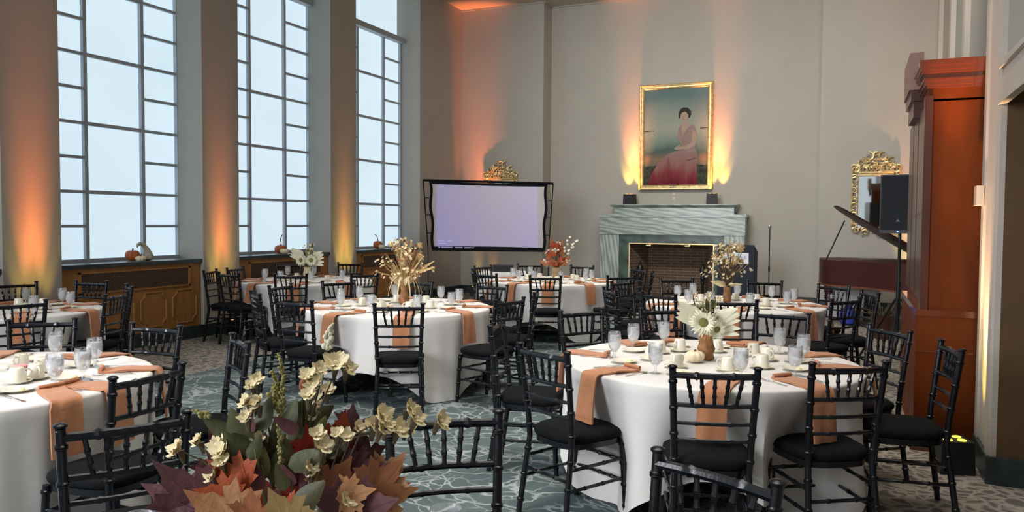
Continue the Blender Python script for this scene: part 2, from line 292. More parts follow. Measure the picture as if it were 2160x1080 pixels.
# ------------------------------------------------------------------ mesh builder
class MB:
    def __init__(s): s.v = []; s.f = []; s.mi = []; s.cur = 0
    def add(s, vs, fs):
        o = len(s.v); s.v += [tuple(a) for a in vs]; s.f += [tuple(i + o for i in f) for f in fs]; s.mi += [s.cur] * len(fs); return s
    def box(s, x0, x1, y0, y1, z0, z1):
        return s.add([(x0, y0, z0), (x1, y0, z0), (x1, y1, z0), (x0, y1, z0), (x0, y0, z1), (x1, y0, z1), (x1, y1, z1), (x0, y1, z1)],
                     [(0, 3, 2, 1), (4, 5, 6, 7), (0, 1, 5, 4), (1, 2, 6, 5), (2, 3, 7, 6), (3, 0, 4, 7)])
    def tube(s, pts, rad, n=8, cap=True):
        pts = [Vector(p) for p in pts]
        if not isinstance(rad, (list, tuple)): rad = [rad] * len(pts)
        vs = []; fs = []; prev = None
        for i, p in enumerate(pts):
            d = (pts[min(i + 1, len(pts) - 1)] - pts[max(i - 1, 0)])
            if d.length < 1e-9: d = Vector((0, 0, 1))
            d.normalize()
            if prev is None:
                a = Vector((1, 0, 0)) if abs(d.x) < 0.8 else Vector((0, 1, 0)); u = d.cross(a).normalized()
            else:
                u = prev - d * prev.dot(d)
                u = u.normalized() if u.length > 1e-6 else d.orthogonal().normalized()
            prev = u; v = d.cross(u)
            for k in range(n):
                t = 2 * pi * k / n; vs.append(p + (u * cos(t) + v * sin(t)) * rad[i])
        for i in range(len(pts) - 1):
            for k in range(n):
                k2 = (k + 1) % n; fs.append((i * n + k, i * n + k2, (i + 1) * n + k2, (i + 1) * n + k))
        if cap:
            fs.append(tuple(reversed(range(n)))); fs.append(tuple((len(pts) - 1) * n + k for k in range(n)))
        return s.add(vs, fs)
    def rod(s, p0, p1, r, rings=(), n=9, r1=None):    # straight pole with bamboo rings
        p0 = Vector(p0); p1 = Vector(p1); L = (p1 - p0).length; r1 = r if r1 is None else r1
        ts = [(0, 1.0)]
        for t in rings:
            h = 0.0045 / L
            ts += [(t - 2.2 * h, 1.0), (t - 1.3 * h, 1.3), (t - .25 * h, 1.3), (t, 1.08), (t + .25 * h, 1.3), (t + 1.3 * h, 1.3), (t + 2.2 * h, 1.0)]
        ts.append((1, 1.0))
        return s.tube([p0.lerp(p1, t) for t, _ in ts], [(r + (r1 - r) * t) * k for t, k in ts], n)
    def lathe(s, prof, n=20, c=(0, 0, 0), fn=None, cap=False):
        vs = []; fs = []
        for r, z in prof:
            for k in range(n):
                t = 2 * pi * k / n; q = fn(t, z) if fn else 1.0
                vs.append((c[0] + r * q * cos(t), c[1] + r * q * sin(t), c[2] + z))
        for i in range(len(prof) - 1):
            for k in range(n):
                k2 = (k + 1) % n; fs.append((i * n + k, i * n + k2, (i + 1) * n + k2, (i + 1) * n + k))
        if cap:
            fs.append(tuple(reversed(range(n)))); fs.append(tuple((len(prof) - 1) * n + k for k in range(n)))
        return s.add(vs, fs)
    def grid(s, fn, nu, nv):
        vs = [fn(i / nu, j / nv) for j in range(nv + 1) for i in range(nu + 1)]
        return s.add(vs, [(j * (nu + 1) + i, j * (nu + 1) + i + 1, (j + 1) * (nu + 1) + i + 1, (j + 1) * (nu + 1) + i) for j in range(nv) for i in range(nu)])
    def prism(s, pts, f0, f1):                        # outline pts -> two rings through f0(p), f1(p)
        n = len(pts); vs = [f0(p) for p in pts] + [f1(p) for p in pts]
        return s.add(vs, [tuple(reversed(range(n))), tuple(range(n, 2 * n))] + [(i, (i + 1) % n, n + (i + 1) % n, n + i) for i in range(n)])
    def blob(s, c, r, n=8, m=6):
        rx, ry, rz = r if isinstance(r, (tuple, list)) else (r, r, r)
        prof = [(sin(pi * j / m), -cos(pi * j / m)) for j in range(m + 1)]
        vs = []; fs = []
        for pr, pz in prof:
            for k in range(n): t = 2 * pi * k / n; vs.append((c[0] + rx * pr * cos(t), c[1] + ry * pr * sin(t), c[2] + rz * pz))
        for i in range(m):
            for k in range(n): k2 = (k + 1) % n; fs.append((i * n + k, i * n + k2, (i + 1) * n + k2, (i + 1) * n + k))
        return s.add(vs, fs)
    def mesh(s, name, mats, smooth=True, angle=0.7):
        me = bpy.data.meshes.new(name); me.from_pydata(s.v, [], s.f)
        for m in (mats if isinstance(mats, (list, tuple)) else [mats]): me.materials.append(M[m])
        if any(s.mi): me.polygons.foreach_set('material_index', s.mi)
        if smooth:
            me.shade_smooth(); me.set_sharp_from_angle(angle=angle)
        me.validate(); me.update(); return me
    def build(s, name, mats, parent=None, **k):
        return link(name, s.mesh(name, mats, **k), parent)

def link(name, me, parent=None, loc=None):
    o = bpy.data.objects.new(name, me); C.objects.link(o)
    if parent: o.parent = parent
    if loc: o.location = loc
    return o
def tag(o, label=None, cat=None, group=None, kind=None):
    if label: o['label'] = label
    if cat: o['category'] = cat
    if group: o['group'] = group
    if kind: o['kind'] = kind
    return o
def thing(name, label, cat, loc=(0, 0, 0), rz=0.0, group=None):
    o = bpy.data.objects.new(name, None); C.objects.link(o); o.location = loc; o.rotation_euler = (0, 0, rz); o.empty_display_size = 0.1
    return tag(o, label, cat, group)
def struct(name, mb, m, parent=None, **k):
    o = mb.build(name, m, parent, **k)
    if not parent: o['kind'] = 'structure'
    return o
def dup(o, loc=None, rz=None, label=None, group=None, parent=None, name=None):
    c = o.copy(); C.objects.link(c)
    if parent is not None: c.parent = parent
    if loc is not None: c.location = loc
    if rz is not None: c.rotation_euler = (0, 0, rz)
    if label: c['label'] = label
    if group: c['group'] = group
    for ch in KIDS.get(o.name, ()):
        d = ch.copy(); C.objects.link(d); d.parent = c
        for g in KIDS.get(ch.name, ()):
            e = g.copy(); C.objects.link(e); e.parent = d
    return c
KIDS = {}
def reg(o):                                          # remember the children of a prototype
    def walk(x):
        ks = [c for c in C.objects if c.parent == x]
        KIDS[x.name] = ks
        for k in ks: walk(k)
    walk(o); return o

# ------------------------------------------------------------------ room shell
XW, YB, YR, XR, ZC = -8.15, 16.0, 16.48, 1.38, 6.33
struct('floor', MB().box(-9.0, 3.2, -3.5, 17.2, -0.1, 0.0), 'carpet')
struct('ceiling', MB().box(-9.0, 3.2, -3.5, 17.2, ZC, ZC + 0.15), 'ceiling_paint')
BAYS = [(-2.3, -0.2), (0.58, 2.68), (3.36, 5.46), (6.13, 8.24), (8.93, 11.12), (11.87, 14.13)]
mb = MB(); ys = -3.5
for a, b in BAYS + [(YB + 0.5, 99)]:
    mb.box(-8.9, XW, ys, min(a, YB + 0.4), 0, ZC); ys = b
for a, b in BAYS: mb.box(-8.9, -8.64, a, b, 0, 1.03)
struct('wall_left', mb, 'wall_paint', smooth=False)
mb = MB().box(-9.0, -6.18, YB, YB + 0.7, 0, ZC)
struct('wall_back_left', mb, 'wall_paint', smooth=False)
mb = MB(); mb.box(-6.18, -0.595, YR, YR + 0.2, 1.4, ZC); mb.box(-6.18, -4.35, YR, YR + 0.2, 0, 1.4); mb.box(-2.45, -0.595, YR, YR + 0.2, 0, 1.4)
struct('wall_back_center', mb, 'wall_paint', smooth=False)
struct('wall_back_right', MB().box(-0.595, 1.6, YB, YB + 0.7, 0, ZC), 'wall_paint', smooth=False)
mb = MB().box(XR, 1.6, 6.19, YB, 0, ZC)
struct('wall_right', mb, 'wall_paint', smooth=False)
mb = MB().box(0.84, 1.6, 5.62, 6.19, 0, ZC).box(0.84, 1.6, 3.4, 5.62, 2.52, ZC).box(0.84, 1.6, -3.5, 3.4, 0, ZC)
struct('wall_right_front', mb, 'wall_paint', smooth=False)
struct('wall_opening', MB().box(0.846, 1.62, 5.595, 5.62, 0.16, 2.45).box(1.62, 1.75, 3.0, 6.0, 0, 2.9), 'jamb_brown', smooth=False)
# white moulded pilaster on the right wall and the opening's casing
mb = MB().box(0.815, 0.84, 5.62, 6.19, 0.17, ZC)
for y in (5.68, 6.13): mb.box(0.800, 0.815, y - 0.05, y + 0.05, 0.17, ZC)
mb.box(0.815, 0.846, 5.598, 5.62, 0.17, 2.33)
struct('trim_1', mb, 'white_trim', smooth=False)
mb = MB().box(0.795, 0.84, 3.2, 5.62, 2.33, 2.47).box(0.815, 0.84, 3.2, 5.56, 2.47, 2.54).box(0.79, 0.84, 3.2, 5.58, 2.54, 2.575)
struct('trim_2', mb, 'white_trim', smooth=False)
mb = MB()
for y in (12.25, 13.95, 15.86): mb.box(XR - 0.07, XR, y - 0.11, y + 0.11, 0.15, ZC)
struct('trim_3', mb, 'white_trim', smooth=False)
struct('trim_4', MB().box(-6.18, -6.15, YB - 0.002, YR, ZC - 0.03, ZC).box(-8.15, -6.18, YB - 0.03, YB, ZC - 0.03, ZC).box(-6.15, -0.595, YR - 0.03, YR, ZC - 0.03, ZC), 'wall_paint', smooth=False)
# baseboards in dark green stone
mb = MB(); ys = -3.5
for a, b in BAYS + [(YB, 99)]:
    mb.box(XW, XW + 0.03, ys, a, 0, 0.165); ys = b
for a, b in BAYS: mb.box(-8.20, XW + 0.02, a, b, 0, 0.165)
struct('baseboard_left', mb, 'base_stone', smooth=False)
struct('baseboard_back', MB().box(XW, -6.15, YB - 0.03, YB, 0, 0.165).box(-6.15, -4.95, YR - 0.03, YR, 0, 0.165).box(-1.88, -0.595, YR - 0.03, YR, 0, 0.165).box(-0.595, XR, YB - 0.03, YB, 0, 0.165), 'base_stone', smooth=False)
struct('baseboard_right', MB().box(0.79, 0.84, 5.58, 6.19, 0, 0.17).box(0.84, 1.62, 5.57, 5.60, 0, 0.17).box(XR - 0.03, XR, 6.28, YB, 0, 0.165), 'base_stone', smooth=False)

# windows: a grid of backlit panels between dark mullions
WZ = [1.095 + 0.4175 * i for i in range(10)]
cols = {3: (6.21, 6.827, 7.672, 8.235), 4: (9.03, 9.685, 10.513, 11.115), 5: (11.97, 12.595, 13.50, 14.10)}
for n, (a, b) in enumerate(BAYS):
    y0, y1, y2, y3 = cols.get(n, (a + .09, a + .70, a + 1.53, b - .02))
    o = thing('window_%d' % (n + 1), None, None, (0, 0, 0)); o['kind'] = 'structure'
    fr = MB(); xf0, xf1 = -8.66, -8.595
    fr.box(xf0, xf1, a, y0, 1.03, 5.25); fr.box(xf0, xf1, y3, b, 1.03, 5.25); fr.box(xf0, xf1, y0, y3, 1.03, 1.11)
    for y in (y1, y2): fr.box(xf0, xf1 - .01, y - .024, y + .024, 1.1, 5.25)
    zs_side = WZ; zs_mid = WZ[::2]
    for (ya, yb) in ((y0, y1), (y2, y3)):
        for z in zs_side[1:]: fr.box(xf0, xf1 - .015, ya, yb, z - .018, z + .018)
    for z in zs_mid[1:]: fr.box(xf0, xf1 - .015, y1, y2, z - .022, z + .022)
    fr.build('window_frame', 'mullion', o, smooth=False)
    MB().box(-8.64, -8.50, a, b, 5.24, 5.34).build('transom_bar', 'transom', o, smooth=False)
    MB().box(-8.69, -8.655, a, b, 1.03, 5.25).build('shade_panel', 'window_panel', o, smooth=False)
    MB().box(-8.75, -8.70, a, b, 5.34, ZC).build('transom_panel', 'window_panel', o, smooth=False)

# radiator covers with stone sills under each window
BN = {2: 'first', 3: 'nearest full', 4: 'middle', 5: 'far'}
for n, (a, b) in enumerate(BAYS):
    nm = ['behind the view', 'behind the left pier', 'at the far left edge', 'under the nearest window', 'under the middle window', 'under the far window'][n]
    if n < 2: continue
    t = thing('radiator_cover', 'orange-brown wooden radiator cover with dark grille, ' + nm, 'radiator cover', (0, (a + b) / 2, 0), 0, None)
    h = (b - a) / 2 - 0.01
    MB().box(-8.63, -8.20, -h, h, 0.0, 1.02).build('body', 'cover_wood', t, smooth=False)
    gx0, gx1 = -h + 0.26, h - 0.22
    MB().box(-8.205, -8.193, gx0, gx1, 0.735, 0.955).build('grille', 'grille', t, smooth=False)
    f = MB(); xx = (-8.20, -8.183)
    f.box(*xx, gx0 - .03, gx1 + .03, 0.955, 0.975); f.box(*xx, gx0 - .03, gx1 + .03, 0.715, 0.735); f.box(*xx, gx0 - .03, gx0, 0.715, .975); f.box(*xx, gx1, gx1 + .03, .715, .975)
    f.build('grille_frame', 'cover_wood', t, smooth=False)
    for k in range(4):
        yc = -h + 0.28 + k * (2 * h - 0.56) / 3; o_ = MB(); w_, hh, c_ = 0.20, 0.22, 0.065
        pts = [(-w_ + c_, -hh), (w_ - c_, -hh), (w_ - c_, -hh + c_ * .6), (w_, -hh + c_ * 1.5), (w_, hh - c_ * 1.5), (w_ - c_, hh - c_ * .6), (w_ - c_, hh), (-w_ + c_, hh), (-w_ + c_, hh - c_ * .6), (-w_, hh - c_ * 1.5), (-w_, -hh + c_ * 1.5), (-w_ + c_, -hh + c_ * .6)]
        P = [(-8.197, yc + p[0], 0.445 + p[1]) for p in pts]; o_.tube(P + [P[0]], 0.011, 6)
        o_.build('panel_moulding', 'cover_wood', t)
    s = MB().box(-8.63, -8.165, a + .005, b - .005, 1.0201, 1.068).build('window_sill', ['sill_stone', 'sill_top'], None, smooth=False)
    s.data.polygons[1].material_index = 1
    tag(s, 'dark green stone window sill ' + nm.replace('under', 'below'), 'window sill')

# fireplace
FP = thing('fireplace', 'pale green banded marble fireplace with dark green surround and brick firebox', 'fireplace', (-3.415, 16.46, 0))
X = lambda v: v + 3.415
Y = lambda v: v - 16.46
MB().box(X(-4.90), X(-1.93), Y(16.05), Y(16.46), 1.36, 1.72).box(X(-4.92), X(-1.91), Y(16.03), Y(16.46), 1.72, 1.78).build('mantel', 'marble_band', FP, smooth=False)
mb = MB(); prof = [(16.20, 1.781), (16.20, 1.92), (16.14, 1.955), (16.12, 1.97), (16.12, 1.985)]
pts = [(Y(a), b) for a, b in prof] + [(Y(16.46), 1.985), (Y(16.46), 1.781)]
mb.prism(pts, lambda p: (X(-4.62) - (0.08 if p[1] > 1.94 else 0), p[0], p[1]), lambda p: (X(-2.17) + (0.08 if p[1] > 1.94 else 0), p[0], p[1]))
mb.build('mantel_shelf', 'marble_band', FP, smooth=False)
MB().box(X(-4.89), X(-4.485), Y(16.07), Y(16.46), 0, 1.36).build('jamb', 'marble_jamb', FP, smooth=False)
MB().box(X(-2.33), X(-1.94), Y(16.07), Y(16.46), 0, 1.36).build('jamb', 'marble_jamb', FP, smooth=False)
MB().box(X(-4.485), X(-2.33), Y(16.12), Y(16.46), 1.17, 1.36).box(X(-4.485), X(-4.27), Y(16.12), Y(16.46), 0, 1.17).box(X(-2.54), X(-2.33), Y(16.12), Y(16.46), 0, 1.17).build('surround', 'marble_dark', FP, smooth=False)
MB().box(X(-4.28), X(-2.53), Y(16.105), Y(16.122), 1.165, 1.185).box(X(-4.28), X(-4.26), Y(16.105), Y(16.122), 0.1, 1.17).box(X(-2.55), X(-2.53), Y(16.105), Y(16.122), 0.1, 1.17).build('brass_edging', 'brass', FP, smooth=False)
mb = MB()
mb.prism([(-4.32, 16.13), (-4.27, 16.13), (-4.0, 16.70), (-4.05, 16.70)], lambda p: (X(p[0]), Y(p[1]), 0), lambda p: (X(p[0]), Y(p[1]), 1.25)).prism([(-2.49, 16.13), (-2.54, 16.13), (-2.81, 16.70), (-2.76, 16.70)], lambda p: (X(p[0]), Y(p[1]), 0), lambda p: (X(p[0]), Y(p[1]), 1.25)).box(X(-4.02), X(-2.79), Y(16.70), Y(16.78), 0, 1.25)
mb.build('firebox', 'firebrick', FP, smooth=False)
MB().box(X(-4.3), X(-2.5), Y(16.13), Y(16.8), 1.251, 1.3).build('firebox_hood', 'soot', FP, smooth=False)
MB().box(X(-4.27), X(-2.54), Y(15.6), Y(16.69), 0.001, 0.06).build('hearth', 'marble_dark', FP, smooth=False)
for x in (-3.86, -3.06): MB().box(X(x) - .05, X(x) + .05, Y(16.08), Y(16.12), 1.13, 1.15).box(X(x) + .03, X(x) + .05, Y(16.09), Y(16.12), 1.15, 1.19).build('screen_hook', 'brass', FP, smooth=False)
for k, x in enumerate((-4.08, -2.78)):
    t = thing('andiron', 'black iron andiron on the %s of the fireplace hearth' % ('left side', 'right side')[k], 'andiron', (x, 16.3, 0.06), 0, 'andirons')
    MB().lathe([(.03, .08), (.03, .3), (.05, .33), (.03, .36), (.055, .42), (.03, .47), (.045, .52), (.07, .56), (.06, .62), (.02, .68), (.03, .7), (.001, .74)], 12).build('post', 'black_metal', t)
    MB().tube([(-.12, 0, 0.012), (-.08, 0, .08), (0, 0, .12), (.08, 0, .08), (.12, 0, 0.012)], .013, 6).tube([(0, 0, .09), (0, .4, .09), (0, .42, .012)], .012, 6).build('foot', 'black_metal', t)

# uplights -------------------------------------------------------
def uplight(x, y, z, rz, label, led, sc_=1.0, group='uplight fixtures'):
    t = thing('uplight', label, 'uplight', (x, y, z), rz, group)
    MB().prism([(-.1 * sc_, -.1 * sc_), (.1 * sc_, -.1 * sc_), (.1 * sc_, .1 * sc_), (-.1 * sc_, .1 * sc_)], lambda p: (p[0], p[1], 0.0), lambda p: (p[0] * .93, p[1] * .93, 0.20 * sc_)).build('housing', 'black_plastic', t, smooth=False); hs = C.objects[-1]
    mb = MB()
    for i in (-1, 1):
        for j in (-1, 1): mb.blob((i * .04 * sc_, j * .04 * sc_, .201 * sc_), (.028 * sc_, .028 * sc_, .008))
    mb.build('lens', led, hs); return t
def wash(x, y, z, tx, ty, tz, e, col, ang, blend=0.9, size=0.03, nm='uplight_beam'):
    return light(nm, 'SPOT', (x, y, z), e, col, (tx, ty, tz), size, None, ang, blend)
for k, yc in enumerate((5.79, 8.585, 11.50)):
    nm = ('at the foot of the nearest window pier', 'at the foot of the second window pier', 'at the foot of the third window pier')[k]
    uplight(-7.99, yc, 0, 0, 'black uplight box ' + nm, 'orange_led')
    for dy in (-.09, 0, .09):
        wash(-7.98, yc + dy, .24, -8.15, yc + dy, 2.2, (480, 400, 170)[k], (1.0, 0.20, 0.055), 16, 1.0)
        wash(-7.96, yc + dy * 1.7, .24, -8.15, yc + dy * 1.7, 1.4, (65, 95, 130)[k], (0.92, 0.60, 0.08), 24, 1.0)
uplight(-7.47, 15.36, 0, R(10), 'black uplight box in the corner left of the fireplace wall', 'orange_led')
for dx in (-.15, .15): wash(-7.50 + dx, 15.60, .25, -7.72 + dx, 16.0, 4.2, 1500, (1.0, 0.22, 0.07), 20, 1.0)
wash(-7.72, 15.88, .12, -7.72, 16.0, 1.2, 26, (1.0, 0.62, 0.12), 30, 1.0)
wash(-7.35, 15.88, .12, -7.35, 16.0, 1.3, 26, (1.0, 0.40, 0.10), 30, 1.0)
for k, x in enumerate((-4.31, -2.61)):
    uplight(x, 16.25, 1.985, R(-12 if k == 0 else 6), 'small black uplight box on the %s end of the mantel' % ('left', 'right')[k], 'orange_led', 1.08)
    sx = -4.27 if k == 0 else -2.53
    for dx in (-.09, .07): wash(sx + dx, 16.30, 2.22, sx + dx, 16.48, 3.7, 620, (1.0, 0.26, 0.07), 26, 1.0)
    for dx in (-.12, .10): wash(sx + dx, 16.31, 2.22, sx + dx, 16.48, 2.7, 75, (1.0, 0.60, 0.08), 44, 1.0)
for x in (-4.0, -2.82): wash(x, 16.22, 2.22, x, 16.42, 3.5, 170, (1.0, 0.30, 0.10), 22, 1.0)
uplight(0.63, 5.80, 0, R(15), 'black uplight box with lit yellow lens beside the tall cabinet', 'yellow_led', 1.05)
wash(0.66, 5.88, .25, .80, 5.95, 2.6, 560, (1.0, 0.62, 0.36), 34, 1.0)
wash(0.70, 5.90, .25, .80, 5.93, 1.0, 50, (1.0, 0.74, 0.12), 44, 1.0)
wash(0.62, 5.72, .25, .62, 6.21, 2.74, 1500, (1.0, 0.36, 0.08), 11, 1.0)
uplight(1.05, 15.6, 0, 0, 'black uplight box behind the grand piano near the right corner', 'orange_led')
wash(1.05, 15.60, .25, 1.02, 16.0, 4.0, 900, (1.0, 0.40, 0.22), 36, 1.0)
wash(1.05, 15.65, .25, 1.00, 16.0, 1.6, 160, (1.0, 0.68, 0.20), 44, 1.0)

# ------------------------------------------------------------------ portrait
PT = thing('portrait_painting', 'gold-framed portrait of a seated person in a pink gown above the mantel', 'painting', (-3.405, 16.42, 2.295))
PWd, PH = 1.52, 2.19; fwid = 0.105
mb = MB()
prof = [(0, 0.055), (0, -0.03), (0.018, -0.05), (0.035, -0.045), (0.05, -0.02), (0.07, -0.02), (0.088, -0.035), (0.105, -0.01), (0.105, 0.02)]
cor = [(-1, 0), (1, 0), (1, 1), (-1, 1)]
def fp(c, p):
    sx, sz = c; d = p[0]
    return (sx * (PWd / 2 - d), p[1], (d if sz == 0 else PH - d))
vs = [fp(c, p) for c in cor for p in prof]; n = len(prof)
mb.add(vs, [(i * n + j, ((i + 1) % 4) * n + j, ((i + 1) % 4) * n + j + 1, i * n + j + 1) for i in range(4) for j in range(n - 1)])
PF = mb.build('picture_frame', 'gold', PT, smooth=False)
MB().box(-PWd / 2 + .1, PWd / 2 - .1, 0.0, 0.03, 0.1, PH - .1).build('canvas', 'painted_landscape', PT, smooth=False)
MB().box(-.1, .04, -0.035, -0.02, 0.04, 0.062).build('name_plate', 'stem_brown', PF, smooth=False)
def pp(x, y): return ((x - 90) / 565 * (PWd - .21) - (PWd - .21) / 2, (975 - y) / 835 * (PH - .21) + .105)
def poly(mb, pts, lay, mi):
    mb.cur = mi; q = [pp(*p) for p in pts]; mb.prism(q, lambda p: (p[0], -0.0012 * lay, p[1]), lambda p: (p[0], 0.001, p[1])); mb.cur = 0
mb = MB()
poly(mb, [(90, 975), (90, 815), (200, 805), (240, 830), (240, 975)], 1, 0)
poly(mb, [(520, 975), (520, 820), (560, 800), (655, 810), (655, 975)], 1, 0)
poly(mb, [(90, 500), (180, 496), (180, 503), (90, 507)], 1, 0); poly(mb, [(590, 488), (655, 486), (655, 493), (590, 495)], 1, 0)
poly(mb, [(125, 975), (150, 900), (190, 830), (240, 765), (290, 715), (360, 685), (440, 672), (520, 660), (565, 690), (570, 760), (560, 800), (575, 975)], 2, 1)
poly(mb, [(308, 735), (316, 760), (330, 850), (322, 860), (305, 790)], 4, 3)
poly(mb, [(470, 762), (560, 742), (562, 750), (480, 772)], 4, 3)
poly(mb, [(400, 480), (420, 455), (445, 440), (500, 452), (540, 470), (558, 520), (560, 600), (545, 650), (560, 690), (480, 690), (430, 650), (420, 600), (398, 590), (390, 560)], 3, 4)
poly(mb, [(405, 570), (440, 590), (470, 588), (478, 620), (445, 645), (420, 620)], 4, 6)
poly(mb, [(425, 455), (438, 430), (440, 410), (475, 410), (480, 440), (510, 455), (470, 500), (440, 550), (425, 510)], 4, 5)
poly(mb, [(520, 500), (552, 520), (560, 600), (545, 640), (480, 665), (400, 672), (362, 664), (370, 652), (410, 650), (470, 638), (520, 610)], 5, 5)
poly(mb, [(366, 655), (390, 640), (410, 628), (422, 640), (400, 655), (420, 668), (380, 672)], 6, 5)
a_ = [(448 + 38 * cos(t * pi / 8), 380 + 50 * sin(t * pi / 8)) for t in range(16)]; poly(mb, a_, 6, 5)
poly(mb, [(402, 400), (398, 360), (410, 325), (440, 306), (480, 312), (508, 340), (510, 365), (498, 395), (484, 398), (484, 372), (462, 345), (430, 350), (416, 372), (412, 400)], 7, 7)
poly(mb, [(424, 372), (438, 370), (438, 375), (424, 377)], 8, 6); poly(mb, [(455, 370), (470, 372), (470, 377), (455, 375)], 8, 6)
poly(mb, [(444, 375), (448, 393), (440, 396)], 8, 6); poly(mb, [(432, 410), (456, 408), (446, 414)], 8, 2)
mb.build('painted_figure', ['paint_wall', 'paint_gown', 'paint_gown_deep', 'paint_fold', 'paint_bodice', 'paint_skin', 'paint_skin_shade', 'paint_hair'], PT, smooth=False)
for k, (x, z) in enumerate(((-3.43, 2.21), (-3.43, 2.13))):
    tag(MB().box(x - .03, x + .03, YR - .008, YR, z - .035, z + .025).build('wall_outlet', 'white_trim', None, smooth=False), '%s of the two small cover plates below the portrait' % ('upper', 'lower')[k], 'wall plate', 'cover plates below the portrait')

# ------------------------------------------------------------------ ornate mirrors
def ornate(name, cx, y, label):
    t = thing(name, label, 'mirror', (cx, y, 1.47), 0, 'ornate gilt mirrors'); W2, H = 0.345, 1.12
    rnd = random.Random(3); mb = MB()
    def scroll(x, z, r, a0, turns, w_, sgn=1):
        pts = []; rr = []
        for i in range(13):
            q = i / 12; a = a0 + sgn * q * turns * 2 * pi; ra = r * (1 - .75 * q)
            pts.append((x + ra * cos(a), -0.03 - 0.02 * sin(q * pi), z + ra * sin(a))); rr.append(w_ * (1 - .5 * q))
        mb.tube(pts, rr, 6)
    for sx in (-1, 1):
        z = 0.1
        while z < H:
            scroll(sx * (W2 + rnd.uniform(-.01, .02)), z, rnd.uniform(.045, .07), rnd.uniform(0, 6), .9, .017, sx); z += .065
        mb.tube([(sx * (W2 - .05), -.02, 0.06), (sx * (W2 - .05), -.02, H - .03)], .016, 6)
        mb.tube([(sx * (W2 + .04), -.01, 0.1), (sx * (W2 + .055), -.01, H * .5), (sx * (W2 + .04), -.01, H - .03)], .02, 6)
    x = -W2 - .02
    while x < W2 + .03:
        e = 1 - (x / W2) ** 2
        scroll(x, 0.03 + .0 * e, .05, rnd.uniform(0, 6), .9, .016); scroll(x, H + .03, .055, rnd.uniform(0, 6), .9, .018)
        for q in range(int(1 + 3 * max(0, e))):
            scroll(x + rnd.uniform(-.02, .02), H + .07 + q * .055, .05, rnd.uniform(0, 6), 1.0, .016, rnd.choice((-1, 1)))
        x += .06
    for sx in (-1, 1):
        scroll(sx * W2, H + .03, .085, 1.5, 1.2, .022, sx); scroll(sx * .12, H + .26, .09, 1.5, 1.1, .02, sx); scroll(sx * .25, H + .17, .08, 1.2, 1.1, .02, sx); scroll(sx * .15, -.02, .07, 4, 1.1, .02, sx)
    scroll(.0, H + .30, .06, 0, 1.0, .02); scroll(.08, -.05, .06, 0, 1.0, .02)
    mb.tube([(-W2 + .05, -.02, 0.06), (W2 - .05, -.02, 0.06)], .016, 6); mb.tube([(-W2 + .05, -.02, H - .03), (W2 - .05, -.02, H - .03)], .03, 6); mb.tube([(-W2 + .05, -.015, H - .08), (W2 - .05, -.015, H - .08)], .025, 6)
    mb.build('gilt_frame', 'gold', t)
    MB().box(-W2 + .02, W2 - .02, -0.012, -0.004, 0.05, H - .10).build('glass', 'mirror_glass', t, smooth=False); return t
ornate('wall_mirror', 0.375, YB - 0.005, 'ornate gilt-framed mirror on the right wall section behind the piano')
ornate('wall_mirror', -7.17, YB - 0.005, 'ornate gilt-framed mirror whose crest shows above the projection screen')

# ------------------------------------------------------------------ tall cabinet
CB = thing('bookcase_cabinet', 'tall reddish-brown wooden cabinet with lit moulded cornice against the right wall', 'cabinet', (0.9, 7.1, 0))
cx = lambda v: v - 0.9
cy = lambda v: v - 7.1
MB().box(cx(.47), cx(1.36), cy(6.27), cy(7.93), 1.0, 2.58).build('body', 'cabinet_wood', CB, smooth=False)
MB().box(cx(.43), cx(1.36), cy(6.24), cy(7.96), 0.10, .96).build('base', 'cabinet_wood', CB, smooth=False)
MB().box(cx(.425), cx(1.36), cy(6.23), cy(7.97), 0.955, 1.0).box(cx(.43), cx(1.36), cy(6.232), cy(6.24), .70, .712).build('waist_moulding', 'cornice_wood', CB, smooth=False)
MB().box(cx(.41), cx(1.36), cy(6.215), cy(7.98), 0.0, .11).build('plinth', 'cornice_wood', CB, smooth=False)
MB().box(cx(.455), cx(.50), cy(6.255), cy(6.275), 1.0, 2.5).box(cx(.45), cx(.47), cy(6.26), cy(6.36), 1.0, 2.5).build('stile', 'cabinet_dark', CB, smooth=False)
mb = MB()
for y0 in (6.40, 6.92, 7.44): mb.box(cx(.455), cx(.47), cy(y0), cy(y0 + .46), 1.06, 2.44)
mb.build('door', 'cabinet_dark', CB, smooth=False)
mb = MB()
for d, z0, z1 in ((.0, 2.46, 2.475), (.01, 2.55, 2.57), (.025, 2.57, 2.60), (.035, 2.60, 2.615), (.028, 2.615, 2.65), (.045, 2.65, 2.67), (.055, 2.67, 2.70), (.065, 2.70, 2.74)):
    mb.box(cx(.47 - d), cx(1.36), cy(6.27 - d), cy(7.93 + d), z0, z1)
mb.build('cornice', 'cornice_wood', CB, smooth=False)
MB().box(cx(.375), cx(.47), cy(6.75), cy(7.45), 2.62, 2.90).build('crest_block', 'crest_block', CB, smooth=False)
MB().box(cx(.39), cx(.47), cy(6.77), cy(7.43), 2.54, 2.62).box(cx(.41), cx(.47), cy(6.80), cy(7.40), 2.42, 2.54).build('breakfront_cornice', 'cabinet_dark', CB, smooth=False)
tag(MB().box(.755, .799, 6.06, 6.18, 1.73, 1.86).build('wall_sensor_box', 'white_trim', None, smooth=False), 'small beige box fixed to the white pilaster beside the cabinet', 'wall box')

